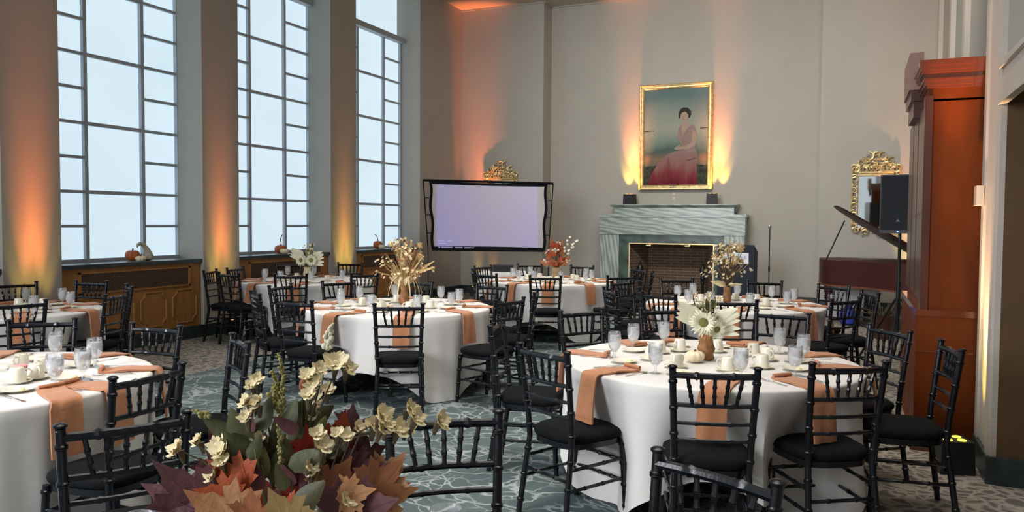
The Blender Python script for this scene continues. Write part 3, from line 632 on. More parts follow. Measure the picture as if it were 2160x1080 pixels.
# ------------------------------------------------------------------ grand piano
PI_ = thing('grand_piano', 'dark mahogany grand piano with its lid propped open', 'piano', (0.0, 13.5, 0), R(5))
outl = [(-.42, 1.3), (-.42, .45), (-.40, .2), (-.30, .0), (-.12, -.16), (.10, -.30), (.28, -.48), (.42, -.72), (.62, -.90), (.85, -.95), (1.02, -.85), (1.08, -.6), (1.08, 1.3)]
def smooth_closed(P, n=3):
    for _ in range(n):
        Q = []
        for i in range(len(P)):
            a, b = P[i], P[(i + 1) % len(P)]
            if (i in (0,) and len(P) == 13) or a == b: pass
            Q += [(a[0] * .75 + b[0] * .25, a[1] * .75 + b[1] * .25), (a[0] * .25 + b[0] * .75, a[1] * .25 + b[1] * .75)]
        P = Q
    return P
so = smooth_closed(outl, 2)
MB().prism(so, lambda p: (p[0], p[1], 0.64), lambda p: (p[0], p[1], 1.03)).build('rim', 'mahogany', PI_, angle=0.5)
cxm, cym = .4, .2
MB().prism(so, lambda p: (cxm + (p[0] - cxm) * 1.015, cym + (p[1] - cym) * 1.015, 0.615), lambda p: (cxm + (p[0] - cxm) * 1.015, cym + (p[1] - cym) * 1.015, 0.64)).build('rim_moulding', 'mahogany_edge', PI_, angle=0.5)
th = R(33)
def lidf(dz):
    def f(p):
        d = 1.10 - (p[0] - .02); d = max(0, d)
        return (1.09 - d * cos(th) - dz * sin(th), p[1], 1.05 + d * sin(th) + dz * cos(th))
    return f
MB().prism(so, lidf(-.025), lidf(.02)).build('lid', 'mahogany', PI_, angle=0.5)
sf = [(min(p[0], .95), max(p[1], .35)) for p in so]
MB().prism([(-.38, .7), (1.0, .7), (1.0, 1.28), (-.38, 1.28)], lidf(.024), lidf(.055)).build('folded_lid_flap', 'mahogany', PI_, smooth=False)
MB().tube([(-.36, .15, 1.03), (-.10, .15, 1.66)], .012, 6).build('lid_prop', 'black_metal', PI_)
for x, y in ((-.25, 1.1), (.95, 1.1), (.75, -.6)):
    MB().lathe([(.03, 0), (.035, .05), (.03, .08), (.06, .12), (.045, .3), (.075, .5), (.085, .62)], 12, (x, y, 0)).build('leg', 'mahogany', PI_)
MB().box(-.30, .96, 1.30, 1.42, .68, .76).build('keyboard', 'white_box', PI_, smooth=False)
MB().box(.30, .36, .95, 1.0, .1, .63).box(.42, .48, .95, 1.0, .1, .63).box(.26, .52, .92, 1.05, .06, .12).build('pedal_lyre', 'mahogany', PI_, smooth=False)
BX = thing('storage_carton', 'stacked grey-white cartons beneath the grand piano', 'box', (-.05, 14.3, 0))
MB().box(-.3, .25, 0, .4, 0, .42).build('carton', 'white_box', BX, smooth=False); MB().box(-.22, .5, .02, .38, .421, .56).build('carton_lid', 'white_box', BX, smooth=False)
tag(MB().lathe([(.06, 0), (.13, .03), (.15, .12), (.12, .22), (.05, .28), (.07, .33)], 14, (0, 0, 0), fn=lambda t, z: 1 + .12 * sin(3 * t + z * 20)).build('plastic_bag', 'blue_bag', None), 'crumpled bright blue bag lying under the grand piano', 'bag').location = (-.02, 13.62, 0.001)
t = thing('wrapped_planter', 'low planter with dried gold foliage in front of the piano legs', 'planter', (0.42, 12.2, 0))
MB().lathe([(.12, 0), (.15, .3), (.16, .32), (.13, .32), (.12, .05)], 16).build('pot', 'cabinet_dark', t)
mb = MB(); rn = random.Random(5)
for i in range(60):
    a = rn.uniform(0, 6.28); l = rn.uniform(.1, .32); mb.tube([(0.05 * cos(a), .05 * sin(a), .3), (l * cos(a), l * .8 * sin(a), .3 + rn.uniform(.05, .22))], [.004, .007], 4)
mb.build('dried_foliage', 'stem_brown', t)

# ------------------------------------------------------------------ speaker on tripod, mic stand, lectern
t = thing('loudspeaker', 'black loudspeaker mounted high on a tripod stand beside the piano', 'speaker', (0.50, 10.0, 1.50), R(-12))
MB().prism([(-.19, -.15), (.19, -.15), (.15, .17), (-.15, .17)], lambda p: (p[0], p[1], 0.0), lambda p: (p[0], p[1], .66)).build('cabinet', 'black_plastic', t, smooth=False); SC_ = C.objects[-1]
MB().box(-.178, .178, -.158, -.151, .04, .645).build('grille', 'speaker_blue', SC_, smooth=False)
MB().box(-.008, .008, -.160, -.152, .015, .028).build('power_light', 'blue_led', SC_, smooth=False)
MB().prism([(-.02, .13), (.02, .13), (0, .165)], lambda p: (p[0], -.160, p[1]), lambda p: (p[0], -.158, p[1])).build('badge', 'black_metal', SC_, smooth=False)
t = thing('speaker_stand', 'black tripod stand carrying the loudspeaker', 'stand', (0.50, 10.0, 0))
MB().tube([(0, 0, .25), (0, 0, 1.499)], .018, 10).build('pole', 'black_metal', t); MB().tube([(0, 0, .55), (0, 0, .95)], .026, 10).build('collar', 'black_metal', t)
for k in range(3):
    a = R(-100 + 120 * k); MB().tube([(0.03 * cos(a), 0.03 * sin(a), .75), (.5 * cos(a), .5 * sin(a), .02)], .014, 6).build('leg', 'black_metal', t)
    MB().tube([(0.02 * cos(a), 0.02 * sin(a), .33), (.28 * cos(a), .28 * sin(a), .36)], .009, 6).build('brace', 'black_metal', t)
t = thing('microphone_stand', 'thin black microphone stand to the right of the navy lectern', 'microphone stand', (-1.27, 13.9, 0))
MB().tube([(0, 0, .02), (0, 0, 1.52)], .009, 8).tube([(0, 0, .80), (0, 0, .88)], .016, 8).build('pole', 'black_metal', t)
MB().lathe([(.14, 0), (.14, .015), (.02, .03)], 20, cap=True).build('base', 'black_metal', t)
MB().lathe([(.018, 1.515), (.03, 1.55), (.028, 1.58), (.001, 1.595)], 10).build('microphone', 'silver', t)
t = thing('lectern', 'navy blue lectern with white name card in front of the fireplace', 'lectern', (-1.86, 14.2, 0))
MB().prism([(0, 0), (0.55, 0), (.55, 1.10), (0, 1.23)], lambda p: (-.31, p[0], p[1]), lambda p: (.31, p[0], p[1])).build('body', 'navy_box', t, smooth=False)
MB().box(-.25, .22, -.012, -.001, .90, 1.09).build('name_card', 'white_card', t, smooth=False); NC = C.objects[-1]
def text(body, size, mt, parent, loc, name):
    cu = bpy.data.curves.new(name, 'FONT'); cu.body = body; cu.size = size; cu.align_x = 'CENTER'; cu.align_y = 'CENTER'; cu.extrude = 0.0008
    tmp = bpy.data.objects.new('tmp_text', cu); C.objects.link(tmp); tmp.rotation_euler = (R(90), 0, 0)
    bpy.context.view_layer.update()
    me = bpy.data.meshes.new_from_object(tmp.evaluated_get(bpy.context.evaluated_depsgraph_get())); me.name = name
    bpy.data.objects.remove(tmp); me.materials.clear(); me.materials.append(M[mt])
    o = link(name, me, parent, loc); o.rotation_euler = (R(90), 0, 0); return o
text('YWELL', .075, 'ink', NC, (.07, -.013, 1.01), 'lettering')

# ------------------------------------------------------------------ projection screen
TL, BL, TR_, BR = Vector((-7.54, 13.2, 2.388)), Vector((-7.43, 13.2, 1.06)), Vector((-5.305, 14.3, 2.348)), Vector((-5.39, 14.3, 1.04))
o0 = Vector(((TL.x + TR_.x) / 2, (TL.y + TR_.y) / 2, 0))
PS = thing('projection_screen', 'black-framed projection screen glowing violet in front of the left mirror', 'projection screen', o0)
rel = lambda v: v - o0
def bil(u, v): return rel(TL.lerp(TR_, u).lerp(BL.lerp(BR, u), v))
nrm = (TR_ - TL).cross(BL - TL).normalized()
if nrm.y > 0: nrm = -nrm
def scr(u, v, off=0.0):
    e = .035 + .012 * sin(v * 4 * pi) * (1 - abs(2 * u - 1)) * 0
    ins = .03 + .012 * (1 - v); uu = ins + u * (1 - 2 * ins); uu += (1 if u < .5 else -1) * (abs(u - .5) * 2) ** 3 * .007 * sin(v * 4 * pi)
    vv = .01 + v * .98 + .010 * sin(pi * u) * (1 if v < .5 else -1) * abs(2 * v - 1)
    return bil(uu, vv) + nrm * off
MB().grid(lambda u, v: scr(u, v), 24, 16).build('fabric', 'screen_fabric', PS)
mb = MB()
for side in range(4):
    def g(a, b, side=side):
        wdt = .024; wv = .04
        u, v = ((a, b * wv) if side == 0 else (a, 1 - b * wv) if side == 1 else (b * wdt, a) if side == 2 else (1 - b * wdt, a))
        return scr(u, v, .004)
    mb.grid(g, 24, 2)
mb.build('border', 'matte_black', PS)
MB().tube([bil(0, 0), bil(1, 0)], .022, 8).tube([bil(0, 0), bil(0, 1)], .011, 8).tube([bil(1, 0), bil(1, 1)], .011, 8).tube([bil(0.03, .995), bil(.97, .995)], .02, 8).build('frame', 'matte_black', PS)
for s_, b0 in ((0, BL), (1, BR)):
    p = rel(b0); MB().tube([(p.x, p.y, p.z), (p.x, p.y, .02)], .011, 8).tube([(p.x, p.y, .45), (p.x + .15, p.y - .3, .013)], .009, 6).tube([(p.x, p.y, .45), (p.x - .15, p.y + .3, .013)], .009, 6).build('leg', 'black_metal', PS)
mb = MB()
for v in (.25, .5, .76):
    for u in (0, 1):
        mb.tube([bil(u, v), bil(.035 if u == 0 else .965, v)], .012, 5)
mb.build('tie', 'black_plastic', PS)
mb = MB()
for (u0, u1, v) in ((.085, .14, .87), (.16, .20, .87), (.085, .155, .905), (.085, .10, .962), (.11, .20, .962), (.22, .285, .962), (.30, .38, .962)):
    a, b = bil(u0, v), bil(u1, v); d = Vector((0, 0, .008)); mb.add([a + nrm * .006 - d, b + nrm * .006 - d, b + nrm * .006 + d, a + nrm * .006 + d], [(0, 1, 2, 3)])
mb.build('painted_caption', 'white_card', PS, smooth=False)  # projected light of the text put in as thin pale strips
# the projector's beam: a spot whose light is masked to the picture's rectangle
PJ = Vector((-5.40, 12.03, 0.90))
bz = nrm.copy(); bx = (TR_ - TL); bx.z = 0; bx.normalize(); by = Vector((0, 0, 1)); bx = by.cross(bz).normalized()
lo = light('projector_beam', 'SPOT', PJ, 62, (0.42, 0.30, 1.0), None, 0.01, None, 150, 0.0)
lo.matrix_world = Matrix.Translation(PJ) @ Matrix((bx, bz.cross(bx), bz)).transposed().to_4x4()
lo.data.use_nodes = True; nt = lo.data.node_tree; em = nt.nodes['Emission']
inv = lo.matrix_world.inverted(); cs = []
for u, v in ((.085, .035), (.895, .035), (.085, .955), (.895, .955)):
    p = inv @ (bil(u, v) + o0); cs.append((p.x / -p.z, p.y / -p.z))
ux0, ux1 = (cs[0][0] + cs[2][0]) / 2, (cs[1][0] + cs[3][0]) / 2; uy0, uy1 = (cs[2][1] + cs[3][1]) / 2, (cs[0][1] + cs[1][1]) / 2
tc = nt.nodes.new('ShaderNodeTexCoord'); sp = nt.nodes.new('ShaderNodeSeparateXYZ'); nt.links.new(tc.outputs['Normal'], sp.inputs[0])
def mth(op, a, b, clamp=False):
    n_ = nt.nodes.new('ShaderNodeMath'); n_.operation = op; n_.use_clamp = clamp
    for i, q in enumerate((a, b)):
        if isinstance(q, (int, float)): n_.inputs[i].default_value = q
        else: nt.links.new(q, n_.inputs[i])
    return n_.outputs[0]
az = mth('ABSOLUTE', sp.outputs[2], 0)
fx = mth('DIVIDE', sp.outputs[0], az); fy = mth('DIVIDE', sp.outputs[1], az)
nx = mth('DIVIDE', mth('SUBTRACT', fx, ux0), ux1 - ux0); ny = mth('DIVIDE', mth('SUBTRACT', fy, uy0), uy1 - uy0)
def inside(q): return mth('MULTIPLY', mth('GREATER_THAN', q, 0.0), mth('LESS_THAN', q, 1.0))
mask = mth('MULTIPLY', inside(nx), inside(ny))
ctr = mth('ABSOLUTE', mth('SUBTRACT', nx, 0.55), 0)
sat = mth('ADD', mth('MULTIPLY', ctr, 0.9), mth('MULTIPLY', mth('SUBTRACT', 1.0, ny), 0.35), True)
crp = nt.nodes.new('ShaderNodeValToRGB'); nt.links.new(sat, crp.inputs[0])
crp.color_ramp.elements[0].color = (0.22, 0.18, 0.48, 1); crp.color_ramp.elements[1].color = (0.22, 0.12, 1.0, 1); crp.color_ramp.elements[1].position = 0.75
d2 = mth('ADD', mth('ADD', mth('MULTIPLY', fx, fx), mth('MULTIPLY', fy, fy)), 1.0)   # undo the fall-off across the flat screen
cmp_ = mth('POWER', d2, 1.5)
nt.links.new(mth('MULTIPLY', mth('MULTIPLY', mask, cmp_), 1.0), em.inputs['Strength']); nt.links.new(crp.outputs[0], em.inputs['Color'])
lo.data.color = (1, 1, 1)

def rect_cloth(name, label, loc, rz, hx, hy, top, drop, cat='tablecloth'):
    mb = MB(); n = 64; ring = []
    def per(i, k=1.0, ex=0.0):
        t = 4 * i / n; s = int(t) % 4; q = t - int(t)
        c = [(-1, -1), (1, -1), (1, 1), (-1, 1)]; a, b = c[s], c[(s + 1) % 4]; x, y = a[0] + (b[0] - a[0]) * q, a[1] + (b[1] - a[1]) * q
        return (x * (hx * k + ex), y * (hy * k + ex))
    rows = [(0.02, 0, top), (1.0, 0, top), (1.0, .01, top - .012), (1.0, .018, top - .2), (1.0, .03, top - drop)]
    vs = []
    for ri, (k, ex, z) in enumerate(rows):
        for i in range(n):
            e = ex + (0.012 * sin(i * 1.3) * (ri - 1) / 3 if ri > 1 else 0); x, y = per(i, k, e); vs.append((x, y, z))
    fs = [(r * n + i, r * n + (i + 1) % n, (r + 1) * n + (i + 1) % n, (r + 1) * n + i) for r in range(len(rows) - 1) for i in range(n)]
    mb.add(vs, fs); o = mb.build(name, 'tablecloth', None, angle=0.8); o.location = loc; o.rotation_euler = (0, 0, rz)
    return tag(o, label, cat)
PTc = (-5.38, 12.12)
t = thing('side_table', 'small table under white cloth holding the projector', 'table', (*PTc, 0), R(20))
MB().box(-.36, .36, -.23, .23, .73, .76).build('tabletop', 'black_plastic', t, smooth=False)
for x in (-.33, .33):
    for y in (-.2, .2): MB().box(x - .015, x + .015, y - .015, y + .015, 0, .73).build('leg', 'black_metal', t, smooth=False)
rect_cloth('tablecloth', 'white cloth on the small projector table before the screen', (*PTc, 0), R(20), .38, .25, .765, .72)
t = thing('projector', 'black projector standing on the white side table', 'projector', (PTc[0] + .02, PTc[1] - .05, .766), R(20))
MB().box(-.17, .17, -.13, .13, .012, .115).build('housing', 'black_plastic', t, smooth=False); PH_ = C.objects[-1]
mb = MB()
for x in (-.14, .14): mb.box(x - .015, x + .015, -.1, .1, 0, .012)
mb.build('foot', 'black_plastic', t, smooth=False)
MB().tube([(-.08, .13, .07), (-.08, .15, .07)], .03, 12).build('lens', 'silver', PH_)
mb = MB()
for i in range(8): mb.box(-.13 + i * .035, -.115 + i * .035, -.134, -.13, .03, .09)
mb.build('vent', 'black_metal', PH_, smooth=False)

# ------------------------------------------------------------------ chair prototype
def make_chair():
    t = thing('chiavari_chair', 'x', 'chair')
    H = .925
    for s in (-1, 1):
        mb = MB(); P = [(s * .190, -.065, 0.0), (s * .170, -.005, .42), (s * .176, -.012, .55), (s * .192, -.060, H)]
        for i in range(3):
            L_ = (Vector(P[i + 1]) - Vector(P[i])).length; k = max(1, round(L_ / .13))
            mb.rod(P[i], P[i + 1], .0165, [(j + .5) / k for j in range(k)], 9)
        mb.lathe([(.0165, -.004), (.013, .003), (.022, .009), (.0225, .016), (.014, .021), (.001, .023)], 10, (s * .192, -.060, H - .005))
        mb.build('rear_leg', 'lacquer', t)
        MB().rod((s * .200, .375, 0), (s * .185, .350, .425), .015, (.12, .4, .68, .93), 9, .0175).build('front_leg', 'lacquer', t)
        for z in (.20, .31):
            MB().rod((s * (.182), -.038 + (z - .2) * .15, z), (s * .19, .362, z + .005), .0095, (.3, .62), 7).build('side_stretcher', 'lacquer', t)
    def rail(z, r, yb, w, rings=5, sag=.0, nm='back_rail'):
        mb = MB(); k = 16; pts = []; rr = []
        for i in range(k * 2 + 1):
            q = i / (k * 2); x = -w + 2 * w * q; y = yb - .018 * sin(pi * q); pts.append((x, y, z + sag * sin(pi * q)))
            f = q * (rings + 1); near = abs(f - round(f)) < .06 and 0 < round(f) < rings + 1
            rr.append(r * (1.32 if near else 1.0))
        mb.tube(pts, rr, 8); return mb.build(nm, 'lacquer', t)
    rail(.893, .0155, -.055, .190, 6, nm='crest_rail')
    rail(.752, .0115, -.036, .183, 6); rail(.665, .0095, -.027, .180, 6); rail(.582, .0095, -.018, .177, 6)
    for i in range(5):
        q = (i - 2) / 2
        MB().rod((q * .098, -.036 - .016, .752), (q * .125, -.055 - .016, .889), .0085, (.33, .66), 7).build('spindle', 'lacquer', t)
    for z in (.19, .30): MB().rod((-.193, .364, z), (.193, .364, z), .0095, (.25, .5, .75), 7).build('front_stretcher', 'lacquer', t)
    MB().rod((-.180, -.03, .25), (.180, -.03, .25), .0095, (.3, .7), 7).build('back_stretcher', 'lacquer', t)
    def seat_out(grow, n=36):
        P = []
        for k in range(n):
            a = 2 * pi * k / n; c_, s_ = cos(a), sin(a); e = 0.55
            x = abs(c_) ** e * (1 if c_ > 0 else -1); y = abs(s_) ** e * (1 if s_ > 0 else -1)
            hw = .178 + .030 * (y + 1) / 2; P.append((x * (hw + grow), .185 + y * (.195 + grow)))
        return P
    MB().prism(seat_out(0), lambda p: (p[0], p[1], .405), lambda p: (p[0], p[1], .435)).build('seat', 'lacquer', t, angle=.6)
    mb = MB(); P = seat_out(0, 36); rows = [(.97, .436), (1.04, .442), (1.065, .458), (1.05, .474), (.97, .486), (.8, .492), (.45, .495), (.02, .496)]
    vs = [((p[0]) * k, .185 + (p[1] - .185) * k, z) for k, z in rows for p in P]; n = 36
    mb.add(vs, [(r_ * n + i, r_ * n + (i + 1) % n, (r_ + 1) * n + (i + 1) % n, (r_ + 1) * n + i) for r_ in range(len(rows) - 1) for i in range(n)])
    mb.build('cushion', 'cushion_black', t, angle=1.2)
    return reg(t)

TABLES = dict(
    T1=((-4.18, 2.60), .88, 'near left table', 10), T2=((-7.02, 4.75), .76, 'far left table', 35),
    T3=((-6.972, 8.974), .90, 'window-side sunflower table', 20), T4=((-4.062, 6.634), .90, 'middle table', -12),
    T5=((-3.949, 10.603), .90, 'screen-side table', 33), T6=((-1.115, 8.448), .90, 'fireplace-side table', 28),
    T7=((-.779, 4.847), .87, 'near right table', 9), T8=((-.93, 1.13), .82, 'foreground table', 40))
CH = [('T2', -7.491, 5.926, 280.7), ('T2', -6.112, 5.063, 202.5), ('T2', -6.685, 5.685, 236.4), ('T1', -4.021, 3.607, 272.6), ('T1', -4.85, 3.49, 313.0), ('T1', -2.886, 2.534, 181.7), ('T1', -2.26, 1.918, 147.3), ('T1', -3.19, 3.409, 235.4),
 ('T3', -7.93, 8.68, 8), ('T3', -7.238, 7.812, 81.2), ('T4', -4.992, 5.758, 52.8), ('T3', -7.90, 9.752, 333.2), ('T3', -7.343, 10.508, 295.2), ('T3', -6.421, 7.941, 124.2), ('T4', -5.368, 6.544, 5.7), ('T4', -4.275, 5.384, 86.8), ('T4', -5.169, 7.235, 332.2), ('T3', -5.771, 8.545, 152.8),
 ('T4', -3.36, 5.491, 120.2), ('T5', -5.094, 10.829, 345.0), ('T5', -4.674, 11.592, 301.1), ('T5', -4.336, 9.308, 71.2), ('T4', -3.513, 7.542, 260.9), ('T4', -2.766, 6.266, 164.0), ('T5', -3.512, 9.219, 109.5), ('T5', -3.85, 11.62, 262.0), ('T5', -2.715, 9.752, 134.5), ('T5', -2.913, 11.331, 228.3),
 ('T6', -1.905, 9.45, 295.1), ('T6', -1.648, 7.475, 65.5), ('T6', -.946, 7.12, 110), ('T6', -.924, 9.596, 276.5), ('T7', -.479, 6.183, 260.4), ('T6', -.206, 9.25, 234.0), ('T6', .122, 8.537, 202.4), ('T6', -.085, 7.709, 144.2), ('T7', .188, 5.579, 215.2), ('T7', .46, 4.946, 189.3),
 ('T7', -.03, 4.15, 122.4), ('T7', -.581, 3.739, 106.4), ('T7', -1.83, 5.674, 323.5), ('T7', -1.457, 3.926, 61.2), ('T7', -2.084, 4.74, 11.9), ('T8', -1.241, 2.338, 307.2), ('T8', -.359, 2.13, 244.5), ('T2', -7.93, 5.45, 335), ('T2', -6.17, 4.243, 165),
 ('T3', -7.80, 8.08, 20), ('T4', -4.448, 7.611, 261.4), ('T5', -4.761, 9.848, 30.3), ('T4', -2.853, 7.064, 197.1), ('T6', -2.179, 7.713, 35.1), ('T6', -2.358, 8.779, 336.3), ('T5', -2.538, 10.574, 190.2), ('T7', -1.312, 6.086, 312)]
POS = ['front', 'front right', 'right-hand', 'back right', 'rear right-centre', 'rear left-centre', 'back left', 'left-hand', 'front left']
def posname(tk, ang, used):
    c = TABLES[tk][0]; base = math.degrees(math.atan2(-c[1], -c[0])); a = (ang - base) % 360
    k = round(a / 40) % 9
    for d in (0, 1, -1, 2, -2, 3, -3, 4, -4):
        if (k + d) % 9 not in used: used.add((k + d) % 9); return POS[(k + d) % 9]
chair0 = make_chair(); first = True; PLACES = {k: [] for k in TABLES}; used = {k: set() for k in TABLES}
for tk, x, y, a in CH:
    c = TABLES[tk][0]; phi = math.degrees(math.atan2(y - c[1], x - c[0])); pn = posname(tk, phi, used[tk])
    rad = math.hypot(x - c[0], y - c[1]); PLACES[tk].append((phi, pn, rad))
    lab = 'black bamboo-style chair with black cushion, %s seat of %s' % (pn, TABLES[tk][2])
    rz = R(a - 90)
    if first:
        chair0.location = (x, y, 0); chair0.rotation_euler = (0, 0, rz); chair0['label'] = lab; chair0['group'] = 'chairs around the ' + TABLES[tk][2]; first = False
    else: dup(chair0, (x, y, 0), rz, lab, 'chairs around the ' + TABLES[tk][2])
PLACES['T1'] = [(p + (12 if p < 10 else 5), n_, r_) for p, n_, r_ in PLACES['T1']]
for tk, ex in dict(T1=(-120,), T2=(-75,), T8=(150, 15)).items():
    for phi in ex: PLACES[tk].append((phi, posname(tk, phi, used[tk]), 1.35))

# ------------------------------------------------------------------ tables, cloths
def make_table(rad):
    t = thing('round_table', 'x', 'table')
    MB().lathe([(.02, .735), (rad - .03, .735), (rad - .03, .757), (.02, .757)], 48, cap=True).build('tabletop', 'black_plastic', t, angle=.5)
    for s in (-1, 1):
        mb = MB(); mb.tube([(-.33, s * .42, .735), (-.34, s * .46, .35), (-.36, s * .48, .02), (-.33, s * .48, .012)], .013, 8)
        mb.tube([(.33, s * .42, .735), (.34, s * .46, .35), (.36, s * .48, .02), (.33, s * .48, .012)], .013, 8); mb.tube([(-.35, s * .475, .16), (0, s * .475, .20), (.35, s * .475, .16)], .012, 8)
        mb.build('leg', 'black_metal', t)
        MB().tube([(0, s * .475, .2), (0, s * .12, .73)], .010, 6).build('brace', 'black_metal', t)
    return t
def cloth(rad, half, orient, presses, seed):
    rn = random.Random(seed); ph = [rn.uniform(0, 6.28) for _ in range(4)]; n = 180; mb = MB(); vs = []
    dr = []
    for k in range(n):
        a = 2 * pi * k / n; q = a - R(orient)
        d = half / max(abs(cos(q)), abs(sin(q))) - rad; dr.append(min(.752, d))
    dr = [sum(dr[(k + j) % n] for j in (-2, -1, 0, 1, 2)) / 5 for k in range(n)]
    def pr(a):
        v = 0
        for pa, rr in presses:
            d = (a - R(pa) + pi) % (2 * pi) - pi; v = max(v, (max(0, rad + .03 - (rr - .405))) * math.exp(-(d / .30) ** 4))
        return v
    rows_top = [(.01, 0), (.5, 0), (.9, 0), (.985, 0), (1.0, -.004), (1.006, -.014)]
    for kf, dz in rows_top:
        for k in range(n):
            a = 2 * pi * k / n; vs.append((rad * kf * cos(a), rad * kf * sin(a), .765 + dz))
    m = 12
    for j in range(1, m + 1):
        f = j / m
        for k in range(n):
            a = 2 * pi * k / n; amp = .056 * f ** .7 * (0.45 + .55 * dr[k] / .75)
            wv = sin(9 * a + ph[0] + .5 * sin(3 * a + ph[3])) * .7 + .45 * sin(17 * a + ph[1]) + .25 * sin(31 * a + ph[2])
            r_ = rad * 1.006 + .012 * f + amp * wv * .6 + .02 * f * f - pr(a) * min(1, f * 1.6)
            z = .751 - dr[k] * f + .006 * sin(5 * a + ph[1])
            vs.append((r_ * cos(a), r_ * sin(a), max(.006, z)))
    tot = len(rows_top) + m
    mb.add(vs, [(r_ * n + i, r_ * n + (i + 1) % n, (r_ + 1) * n + (i + 1) % n, (r_ + 1) * n + i) for r_ in range(tot - 1) for i in range(n)])
    return mb
OR_CORNER = dict(T1=-75, T2=-20, T3=-60, T4=-32, T5=-40, T6=-20, T7=-35, T8=20)
for i, tk in enumerate(TABLES):
    (x, y), rad, nm, rz = TABLES[tk]
    t = make_table(rad); t.location = (x, y, 0); t.rotation_euler = (0, 0, R(rz)); t['label'] = 'round banquet table hidden under white cloth, the ' + nm; t['group'] = 'round banquet tables'
    o = cloth(rad, 1.37 if rad > .8 else 1.25, OR_CORNER[tk] + 45, [(p[0], p[2]) for p in PLACES[tk]], i).build('tablecloth', 'tablecloth', None, angle=1.3)
    o.location = (x, y, 0); tag(o, 'white floor-length cloth draped over the ' + nm, 'tablecloth', 'white round tablecloths')

# ------------------------------------------------------------------ tableware prototypes
def napkin_mesh(rad, var):
    rn = random.Random(var); path = []
    L0 = rad - .27
    for i in range(6): path.append((L0 + i / 5 * (rad - .012 - L0), .775 + .004 * sin(i * 1.7 + var)))
    path += [(rad + .012, .773), (rad + .027, .758), (rad + .033, .735), (rad + .045, .66), (rad + .055, .58), (rad + .060, .50 + .02 * rn.random())]
    m = len(path); hw = .066; sk = rn.uniform(-.05, .05); mb = MB(); nv = 6
    for side in (0, 1):
        vs = []
        for i, (r_, z) in enumerate(path):
            q = i / (m - 1)
            for j in range(nv + 1):
                v = j / nv * 2 - 1; off = sk * (1 - q) ** 2 * 2.2
                on = i < 6; wig = .004 * sin(v * 5 + i * .8 + var) * (0.3 if on else 1)
                th_ = .010 if side else .0
                w_ = hw * (1 + .12 * q)
                if on: vs.append((r_, v * w_ + off, z - .007 + th_ + abs(wig)))
                else: vs.append((r_ + th_ + wig, v * w_ + off, z))
        mb.add(vs, [(i * (nv + 1) + j, i * (nv + 1) + j + 1, (i + 1) * (nv + 1) + j + 1, (i + 1) * (nv + 1) + j) for i in range(m - 1) for j in range(nv)])
    s_ = m * (nv + 1)
    fs = []
    for i in range(m - 1):
        for j in (0, nv):
            a = i * (nv + 1) + j; b = (i + 1) * (nv + 1) + j; fs.append((a, b, b + s_, a + s_))
    for j in range(nv):
        for i in (0, m - 1):
            a = i * (nv + 1) + j; fs.append((a, a + 1, a + 1 + s_, a + s_))
    mb.f += fs; mb.mi += [0] * len(fs)
    # a rolled fold at the inner end
    z0 = .786; mb.tube([(L0 + .01, -hw * .9 + sk * 2.2, z0), (L0 + .02, 0 + sk * 2.2, z0 + .004), (L0 + .005, hw * .95 + sk * 2.2, z0)], .011, 8)
    return mb.mesh('napkin', 'napkin', angle=1.0)
NAP = {}
def make_goblet():
    t = thing('water_goblet', 'x', 'glass')
    out = [(.001, .0), (.034, .0), (.035, .003), (.012, .009), (.0065, .018), (.0075, .030), (.009, .040), (.020, .050), (.032, .066), (.0395, .090), (.0415, .118), (.0400, .145), (.0375, .165)]
    inn = [(.0362, .165), (.0388, .145), (.0402, .118), (.0382, .090), (.030, .068), (.018, .054), (.001, .049)]
    MB().lathe(out + inn, 20).build('glass_body', 'goblet_glass', t)
    MB().lathe([(.001, .0505), (.0175, .0555), (.029, .069), (.037, .090), (.0390, .118), (.0388, .140), (.030, .1425), (.001, .1425)], 18).build('iced_water', 'ice_water', t)
    return reg(t)
def make_cup():
    t = thing('coffee_cup', 'x', 'cup')
    MB().lathe([(.0415, .0), (.0425, .003), (.040, .025), (.034, .066), (.030, .073), (.026, .074), (.001, .0735)], 24).build('cup_body', 'china', t, angle=1.0)
    MB().tube([(.035, 0, .060), (.055, 0, .060), (.066, 0, .045), (.060, 0, .026), (.0405, 0, .018)], .0045, 7).build('handle', 'china', t); return reg(t)
def plate_mesh(r, nm): return MB().lathe([(.001, .0), (r * .55, .0), (r * .62, .004), (r, .015), (r, .017), (r * .62, .0075), (r * .55, .0045), (.001, .0045)], 28).mesh(nm, 'china', angle=1.0)
def make_plate():
    t = thing('bread_plate', 'x', 'plate'); link('dish', plate_mesh(.080, 'dish'), t)
    return reg(t)
